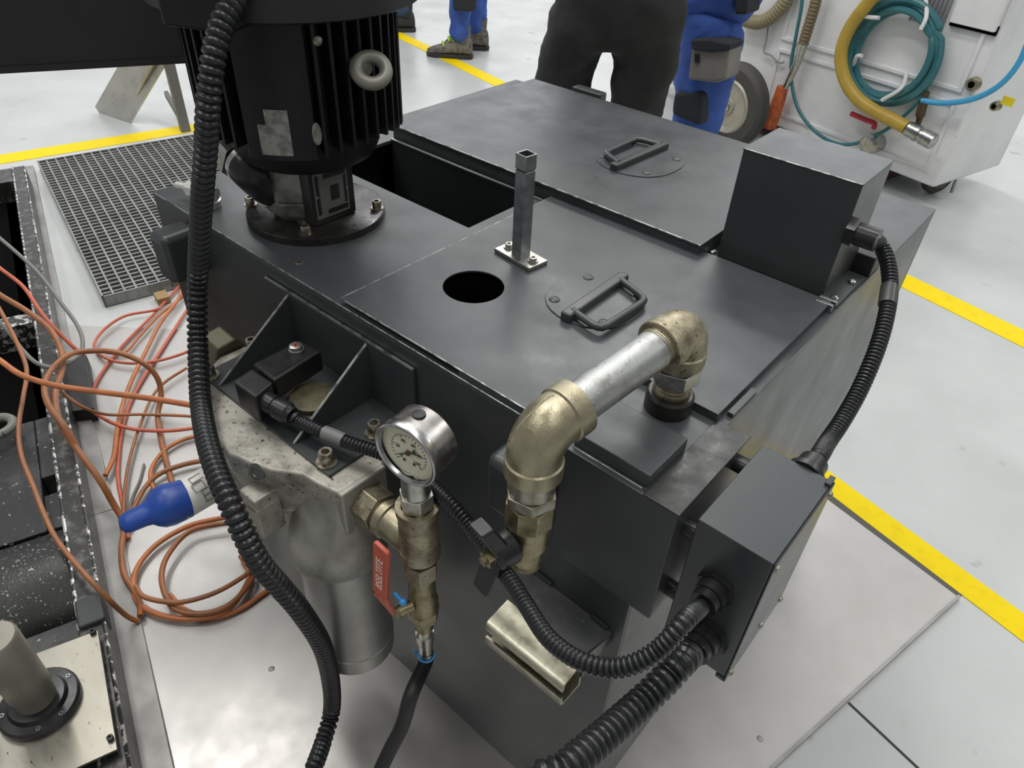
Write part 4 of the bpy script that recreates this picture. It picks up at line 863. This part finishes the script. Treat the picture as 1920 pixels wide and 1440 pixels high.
for q, r in (((1828, 157), .028), ((1870, 198), .02)):
    p = PV(*q); e = MB(); e.lathe(p - FV * .03, FV, [(0, r * .6), (.004, r * .9), (.03, r)], 20); k_ = obj('port_fitting', e, BRASSD, ct)
    obj('port_hole', MB().lathe(p - FV * .0305, -FV, [(0, r * .5), (.0008, r * .5)], 14), DARK, k_)
p = PV(1890, 190, -.03); obj('yellow_tag', MB().ob(p, FU, FV, UZ, .022, .003, .016), mat('tag_yellow', (.75, .62, .02), .5), ct)
p = PV(1640, 268, -.02)
e = MB(); e.lathe(p + FV * .02, V((-.25, -.95, 0)), [(0, .045), (.07, .045), (.075, .035), (.075, .02)], 24); obj('outlet_coupling', e, ZINC, ct)
r0_, r1_ = PV(1596, 213, -.05), PV(1640, 232, -.05)
e = MB().tube(spl([r0_, r0_.lerp(r1_, .6), r1_, r1_ - UZ * .03], .01), .012, 8); obj('red_lever', e, mat('red_lever_paint', (.55, .03, .05), .4), ct, label='small red lever')
# wheels
def wheel(c, ax, R, w_, name, parent):
    c = V(c); ax = V(ax).normalized()
    wh = obj(name, MB().lathe(c - ax * w_ / 2, ax, [(0, R * .62), (0, R * .9), (w_ * .2, R * .99), (w_ * .5, R), (w_ * .8, R * .99), (w_, R * .9), (w_, R * .62)], 44, capa=False, capb=False), TYRE, parent)
    obj('wheel_rim', MB().lathe(c - ax * (w_ / 2 + .004), ax, [(0, R * .12), (0, R * .18), (.012, R * .2), (.012, R * .5), (-.004, R * .60), (.004, R * .64), (w_, R * .64)], 36), RIM, wh)
    obj('wheel_hub', MB().lathe(c - ax * (w_ / 2 + .02), ax, [(0, R * .06), (.004, R * .11), (.02, R * .13)], 20), ZINC, wh)
wc = PV(1374, 197, -.235); Rw = wc.z - .001
obj('axle', MB().cyl(wc + FV * .03, wc + FV * .45, .022), ZINC, ct)
wheel(wc, FV, Rw, .09, 'wheel', ct)
cs = Z(1766, 386, 0); cs = cs + FV * .10 - FU * .11
Rc = .088
wheel(V((cs.x, cs.y, Rc + .001)), FU * -1 + FV * .25, Rc, .045, 'caster_wheel', ct)
e = MB(); cp = V((cs.x, cs.y, 0)); e.ob(cp + UZ * (Rc * 1.55) , FU, FV, UZ, .045, .06, .008)
for s in (-1, 1): e.ob(cp + FU * (s * .035) + UZ * Rc * 1.2, FU, FV, UZ, .003, .03, .04)
obj('caster_fork', e, ZINC, ct)
bl_ = PV(1825, 330, .10); e = MB().tube([cp + FU * .05 + UZ * .15, cp + FU * .08 + UZ * .09, cp + FU * .09 - FV * .01 + UZ * .035], .008, 8); obj('brake_lever', e, ZINC, ct)
obj('underside_frame', MB().prism([fl(cu - 1.5, CVV + .06, cz - .07), fl(cu - .25, CVV + .06, cz - .07), fl(cu - .25, CVV + .45, cz - .07), fl(cu - 1.5, CVV + .45, cz - .07)], (0, 0, .07)), mat('maroon_frame', (.05, .015, .015), .5), ct)
# hose hooks on the cart
for q in (((1622, 0), (1618, 28), (1650, 34)), ((1735, -10), (1737, 30), (1726, 56)), ((1595, 148), (1605, 108), (1618, 105)), ((1700, 138), (1690, 165), (1650, 190))):
    pts = [PV(*q[0], -.01), PV(*q[1], -.09), PV(*q[2], -.11)]
    obj('hose_hook', MB().tube(spl(pts, .01), .0085, 10), mat('white_hook', (.75, .75, .76), .35), ct)
# hoses
cc0 = PV(1675, 100, -.045)
for i, (rr, dv, dx, dz, lab) in enumerate(((.235, -.03, 0, 0, 'outermost'), (.222, -.05, .004, .008, 'front'), (.208, -.035, -.003, -.004, 'middle'), (.196, -.06, .004, .004, 'second innermost'), (.182, -.045, 0, 0, 'innermost'))):
    pass
coil = MB(); pts = []
eu = (PV(1755, 100) - PV(1590, 100)).length / 2; ev = abs(PV(1675, 5).z - PV(1675, 205).z) / 2
for i in range(5 * 40 + 12):
    a = 2 * math.pi * i / 40 + .7; t = i / 200
    k1 = 1.02 - .20 * (i // 40 % 5) / 4 * (1 if True else 0) + .012 * math.sin(a * 2.3 + i // 40)
    pts.append(cc0 + FU * (math.cos(a) * eu * k1) + UZ * (math.sin(a) * ev * k1 + .006 * math.sin(i * .13)) - FV * (.012 * math.sin(i * .21 + 1)) - FV * (.016 * (i // 40 % 2)))
tail = [PV(1745, 150, -.05), PV(1725, 185, -.05), PV(1690, 222, -.05), PV(1650, 250, -.06), PV(1600, 270, -.06), PV(1560, 266, -.06), PV(1522, 240, -.06), PV(1493, 195, -.06), PV(1483, 130, -.06), PV(1492, 70, -.06), PV(1503, 10, -.06), PV(1508, -50, -.06)]
coil.tube(spl(pts, .02), .0140, 8); coil.tube(spl(tail, .02), .0085, 8)
obj('hose', coil, TEAL, label='teal air hose coiled on the white hooks of the cart with a long hanging loop', cat='hose')
yh = [PV(1655, -25, -.11), PV(1620, 15, -.11), PV(1592, 55, -.11), PV(1577, 100, -.11), PV(1583, 145, -.11), PV(1605, 182, -.11), PV(1640, 208, -.11), PV(1675, 226, -.11), PV(1707, 243, -.11)]
ty = thing('hose', yh[-1], 'thick yellow hose with a metal nozzle hanging over the teal coil', 'hose')
obj('hose_line', MB().tube(spl(yh, .02), .028, 14), YHOSE, ty)
dn = (yh[-1] - yh[-2]).normalized(); obj('hose_nozzle', MB().lathe(yh[-1], dn, [(-.01, .031), (.03, .031), (.03, .034), (.045, .034), (.045, .026), (.06, .026), (.062, .033), (.115, .033), (.12, .025)], 20), ZINC, ty)
bh = [PV(1728, 188, -.06), PV(1760, 193, -.06), PV(1800, 191, -.06), PV(1840, 180, -.06), PV(1880, 155, -.06), PV(1912, 115, -.06), PV(1935, 60, -.06)]
tb = thing('hose', bh[0], 'light blue air hose leaving the coil towards the right picture edge', 'hose')
obj('hose_line', MB().tube(spl(bh, .02), .0115, 10), BHOSE, tb)
d_ = (PV(1722, 240, -.06) - PV(1735, 190, -.06)).normalized(); obj('hose_coupler', MB().lathe(PV(1737, 172, -.05), d_, [(0, .014), (.04, .014), (.04, .019), (.10, .019), (.10, .014), (.15, .010)], 14), mat('dark_brass', (.12, .09, .05), .4, .7), tb)
oh = [PV(1390, 35, -.05), PV(1420, 42, -.05), PV(1445, 32, -.05), PV(1468, 8, -.05), PV(1485, -25, -.05)]
obj('hose', corrugated(MB(), oh, .034, .016, .12, 14), OLIVE, label='olive corrugated suction hose behind the blue work trousers', cat='hose')
oh2 = [PV(1536, -30, -.07), PV(1528, 10, -.07), PV(1516, 50, -.07), PV(1506, 82, -.07)]
to = thing('suction_lance', oh2[-1], 'brown corrugated hose with a steel lance and orange grip', 'suction lance')
obj('hose_line', corrugated(MB(), oh2, .026, .016, .12, 14), OLIVE2, to)
obj('steel_lance', MB().tube([PV(1506, 82, -.07), PV(1495, 118, -.07), PV(1472, 165, -.07)], lambda t: .024 - .008 * t, 14), ZINC, to)
obj('grip', MB().tube([PV(1468, 163, -.07), PV(1460, 188, -.07), PV(1452, 212, -.07), PV(1444, 240, -.07)], [.030, .034, .036, .033], 8), ORGH, to, label='worn orange grip')
wr_ = [PV(1440, 50, -.02), PV(1437, 75, -.02), PV(1432, 98, -.02), PV(1445, 103, -.02), PV(1462, 118, -.02), PV(1475, 114, -.02)]
obj('wire', MB().tube(spl(wr_, .02), .0045, 6), mat('grey_wire', (.3, .3, .29), .5), label='thin grey wire dangling on the cart front', cat='wire')

# ------------------------------------------------------------------ people
FOLD = bpy.data.textures.new('cloth_folds', 'CLOUDS'); FOLD.noise_scale = .09; FOLD.noise_depth = 2
def skin(name, pts, edges, m_, parent, sub=2, root=0, label=None, folds=0):
    o0 = ORIG[parent]; me = bpy.data.meshes.new(name); me.from_pydata([V(p[0]) - o0 for p in pts], edges, [])
    o = link(name, me, parent, None); sm = o.modifiers.new('skin', 'SKIN'); sm.use_smooth_shade = True
    for i, p in enumerate(pts):
        r = p[1] if isinstance(p[1], tuple) else (p[1], p[1]); me.skin_vertices[0].data[i].radius = r; me.skin_vertices[0].data[i].use_root = (i == root)
    s = o.modifiers.new('sub', 'SUBSURF'); s.levels = sub; s.render_levels = sub
    if folds:
        s.levels = s.render_levels = 3; dm = o.modifiers.new('folds', 'DISPLACE'); dm.texture = FOLD; dm.strength = folds; dm.mid_level = .5; dm.texture_coords = 'LOCAL'
    me.materials.append(m_); return tag(o, label)
def person(label, pel, yaw, hipw, kneeL, kneeR, ankL, ankR, trm, shirt, hair, scale=1.0, boots=SHOED, wide=1.0, footyaw=None, boot_lab=None):
    # pel: hip centre; limbs given as world points (viewer left = L)
    pel = V(pel); p = thing('person', (pel.x, pel.y, 0), label, 'person')
    fw = V((math.cos(yaw), math.sin(yaw), 0)); lf = UZ.cross(fw)
    kL, kR, aL, aR = V(kneeL), V(kneeR), V(ankL), V(ankR)
    hl, hr2 = pel + (kL - kR).normalized() * hipw - UZ * .03, pel - (kL - kR).normalized() * hipw - UZ * .03
    ch = pel + UZ * .46 + fw * .02; nk = pel + UZ * .60; hdp = pel + UZ * .73 + fw * .03
    sl2, sr2 = ch + lf * .18 + UZ * .08, ch - lf * .18 + UZ * .08
    el, er = sl2 + lf * .07 - UZ * .27 + fw * .02, sr2 - lf * .07 - UZ * .27 + fw * .02
    wl, wr2 = el + fw * .22 - lf * .05 + UZ * .03, er + fw * .22 + lf * .05 + UZ * .03
    B_ = [(pel, (.12, .10)), (pel + UZ * .22, (.12, .09)), (ch, (.15, .10)), (nk, .055), (hdp - UZ * .03, (.075, .085)), (hdp + UZ * .06, (.075, .088)), (hdp + UZ * .13, .05),
          (sl2, .055), (el, .042), (wl, .028), (sr2, .055), (er, .042), (wr2, .028), (hl, .085), (kL, .055), (aL - UZ * .02, .036), (hr2, .085), (kR, .055), (aR - UZ * .02, .036)]
    E_ = [(0, 1), (1, 2), (2, 3), (3, 4), (4, 5), (5, 6), (2, 7), (7, 8), (8, 9), (2, 10), (10, 11), (11, 12), (0, 13), (13, 14), (14, 15), (0, 16), (16, 17), (17, 18)]
    for w3, s in ((wl, 1), (wr2, -1)):
        hb = w3 + fw * .05; B_.append((hb, (.036, .018))); pi = len(B_) - 1; E_.append((9 if s == 1 else 12, pi))
        for q in range(4):
            base = len(B_); ln = (.075, .085, .08, .065)[q]; off = lf * (s * (.024 - .016 * q))
            B_.append((hb + fw * .045 + off, .009)); B_.append((hb + fw * (.045 + ln * .5) + off - UZ * .012, .0085)); B_.append((hb + fw * (.045 + ln * .85) + off - UZ * .035, .007))
            E_ += [(pi, base), (base, base + 1), (base + 1, base + 2)]
        base = len(B_); B_.append((hb - lf * (s * -.0) + lf * (-s * .040) + fw * .01, .011)); B_.append((hb + lf * (-s * .052) + fw * .045, .009)); E_ += [(pi, base), (base, base + 1)]
    skin('body', B_, E_, SKIN, p)
    fc = hdp + UZ * .03 + fw * .088
    obj('face_detail', MB().ball(fc + lf * .03 + UZ * .015, .010).ball(fc - lf * .03 + UZ * .015, .010).ball(fc + fw * .012 - UZ * .012, .014, sc=(.8, .8, 1.5)).ball(fc - UZ * .055, .016, sc=(1, 1, .4)), mat('face_feature', (.30, .15, .11), .5), p)
    obj('hair', MB().ball(hdp + UZ * .075 - fw * .012, .108, 18, (.92, .92, .95)), hair, p)
    k = wide
    TR = [(pel + UZ * .08, (.165 * k, .125)), (pel - UZ * .04, (.175 * k, .135)), (hl - UZ * .08, .118 * k), (hl.lerp(kL, .55), .104 * k), (kL, .088 * k), (kL.lerp(aL, .5), .078 * k), (aL - UZ * .01, .074 * k),
          (hr2 - UZ * .08, .118 * k), (hr2.lerp(kR, .55), .104 * k), (kR, .088 * k), (kR.lerp(aR, .5), .078 * k), (aR - UZ * .01, .074 * k)]
    skin('trousers', TR, [(0, 1), (1, 2), (2, 3), (3, 4), (4, 5), (5, 6), (1, 7), (7, 8), (8, 9), (9, 10), (10, 11)], trm, p, root=1, folds=.034)
    skin('jacket', [(pel - UZ * .02, (.185, .15)), (pel + UZ * .25, (.165, .125)), (ch, (.18, .13)), (nk - UZ * .03, .075), (sl2, .075), (el, .060), (wl - fw * .03, .045), (sr2, .075), (er, .060), (wr2 - fw * .03, .045)],
         [(0, 1), (1, 2), (2, 3), (2, 4), (4, 5), (5, 6), (2, 7), (7, 8), (8, 9)], shirt, p, root=1)
    fd = V((math.cos(footyaw), math.sin(footyaw), 0)) if footyaw is not None else fw
    for a in (aL, aR):
        b0 = V((a.x, a.y, 0)); sd = UZ.cross(fd); rs = []
        for x, hw, h in ((-.085, .020, .085), (-.078, .032, .12), (-.055, .041, .15), (-.01, .045, .155), (.035, .044, .130), (.075, .046, .100), (.12, .050, .082), (.165, .047, .068), (.20, .036, .055), (.218, .018, .042)):
            c = b0 + fd * x; z0 = .02; n_ = 12
            rs.append([c + sd * (math.cos(t) * hw * (1 if math.sin(t) < 0 else .92)) + UZ * (z0 + (h - z0) * (.35 + .65 * math.sin(t) if math.sin(t) > 0 else .35 + .35 * math.sin(t))) for t in [2 * math.pi * q / n_ for q in range(n_)]])
        bm_ = MB().rings(rs); bm_.cyl(b0 - fd * .02 + UZ * .10, b0 - fd * .025 + UZ * .20, .046, .050, 16)
        b = obj('boot', bm_, boots, p, smooth=60)
        so = MB().prism([b0 + fd * x + sd * y for x, y in ((-.09, -.022), (-.07, -.040), (.0, -.047), (.10, -.053), (.17, -.050), (.21, -.036), (.228, 0), (.21, .036), (.17, .050), (.10, .053), (0, .047), (-.07, .040), (-.09, .022))], (0, 0, .026))
        obj('sole', so, SHOED, b, bevel=.006)
        if boot_lab: obj('laces', MB().tube([b0 + fd * .065 + UZ.cross(fd) * .03 + UZ * .108, b0 + fd * .075 + UZ * .125, b0 + fd * .065 - UZ.cross(fd) * .03 + UZ * .108], .008, 6).tube([b0 + fd * .10 + UZ.cross(fd) * .03 + UZ * .07, b0 + fd * .115 + UZ * .092, b0 + fd * .10 - UZ.cross(fd) * .03 + UZ * .07], .008, 6).tube([b0 + fd * .035 + UZ.cross(fd) * .03 + UZ * .11, b0 + fd * .06 + UZ * .122, b0 + fd * .035 - UZ.cross(fd) * .03 + UZ * .11], .007, 6), LIME, b, label='lime green laces')
    return p
# person in charcoal trousers leaning behind the far lid
yy = 1.95
kl = Y(1056, 160, yy - .05); kr = Y(1193, 195, yy + .06); pv = Y(1168, -30, yy)
person('person in charcoal trousers standing with legs apart behind the far lid', (pv.x, pv.y, pv.z), -.9, .105, kl, kr, (kl.x - .14, kl.y - .02, .10), (kr.x - .02, kr.y + .02, .10), JEAN, SHIRT, HAIR, wide=1.0)
# person in blue work trousers in front of the cart
yy = 2.55
kl = Y(1312, 205, yy); pv = Y(1352, -50, yy + .03)
pb2 = person('person in blue work trousers with a grey tool pocket in front of the cart wheel', pv, -1.2, .05, kl, (kl.x - .13, kl.y + .22, kl.z), (kl.x - .02, kl.y, .10), (kl.x - .15, kl.y + .30, .10), WBLUE, SHIRT, HAIR, wide=1.12)
def patch(mb, q, yq, th_): pts = [Y(*c, yq) for c in q]; return mb.prism(pts, UY * th_)
obj('knee_pad', patch(MB(), ((1262, 172), (1318, 172), (1312, 240), (1256, 216)), yy - .118, .10), NAVY, pb2, bevel=.02, label='dark knee pad')
obj('tool_pocket', patch(MB(), ((1296, 88), (1368, 90), (1362, 150), (1340, 156), (1288, 150)), yy - .142, .10), GREYF, pb2, bevel=.012, label='grey tool pocket')
obj('pocket_flap', patch(MB(), ((1293, 74), (1330, 74), (1370, 82), (1366, 96), (1330, 99), (1296, 94)), yy - .152, .10), NAVY, pb2, bevel=.008, label='black pocket flap')
obj('phone', patch(MB(), ((1302, 102), (1310, 102), (1311, 118), (1303, 118)), yy - .147, .006), BLK, pb2)
obj('thigh_patch', patch(MB(), ((1376, -30), (1404, -30), (1400, 28), (1376, 28)), yy - .10, .10), NAVY, pb2, bevel=.01)
# person far back with lime laces
b1 = Z(862, 108, 0); b2 = Z(893, 92, 0)
k1 = Y(862, -20, b1.y); k2 = Y(893, -25, b2.y)
pl_ = person('person in blue work trousers and grey boots with lime laces on the far yellow line', ((b1.x + b2.x) / 2 + .05, (b1.y + b2.y) / 2, .93), 3.4, .07, (b1.x + .02, b1.y, .5), (b2.x, b2.y, .5), (b1.x, b1.y, .10), (b2.x, b2.y, .10), WBLUE, SHIRT, HAIR, boots=SHOE, footyaw=3.75, boot_lab=1, wide=.98)
obj('knee_pad', patch(MB(), ((845, -40), (880, -40), (879, 24), (847, 20)), b1.y - .10, .08), NAVY, pl_, bevel=.02, label='dark knee pad')
b1 = Z(757, 58, 0); b2 = Z(700, 40, 0)
person('person with dark boots mostly hidden behind the motor', ((b1.x + b2.x) / 2, (b1.y + b2.y) / 2, .93), -1.7, .08, (b2.x, b2.y, .5), (b1.x, b1.y, .5), (b2.x, b2.y, .1), (b1.x, b1.y, .1), mat('denim', (.04, .08, .16), .85), SHIRT, HAIR, footyaw=3.9)
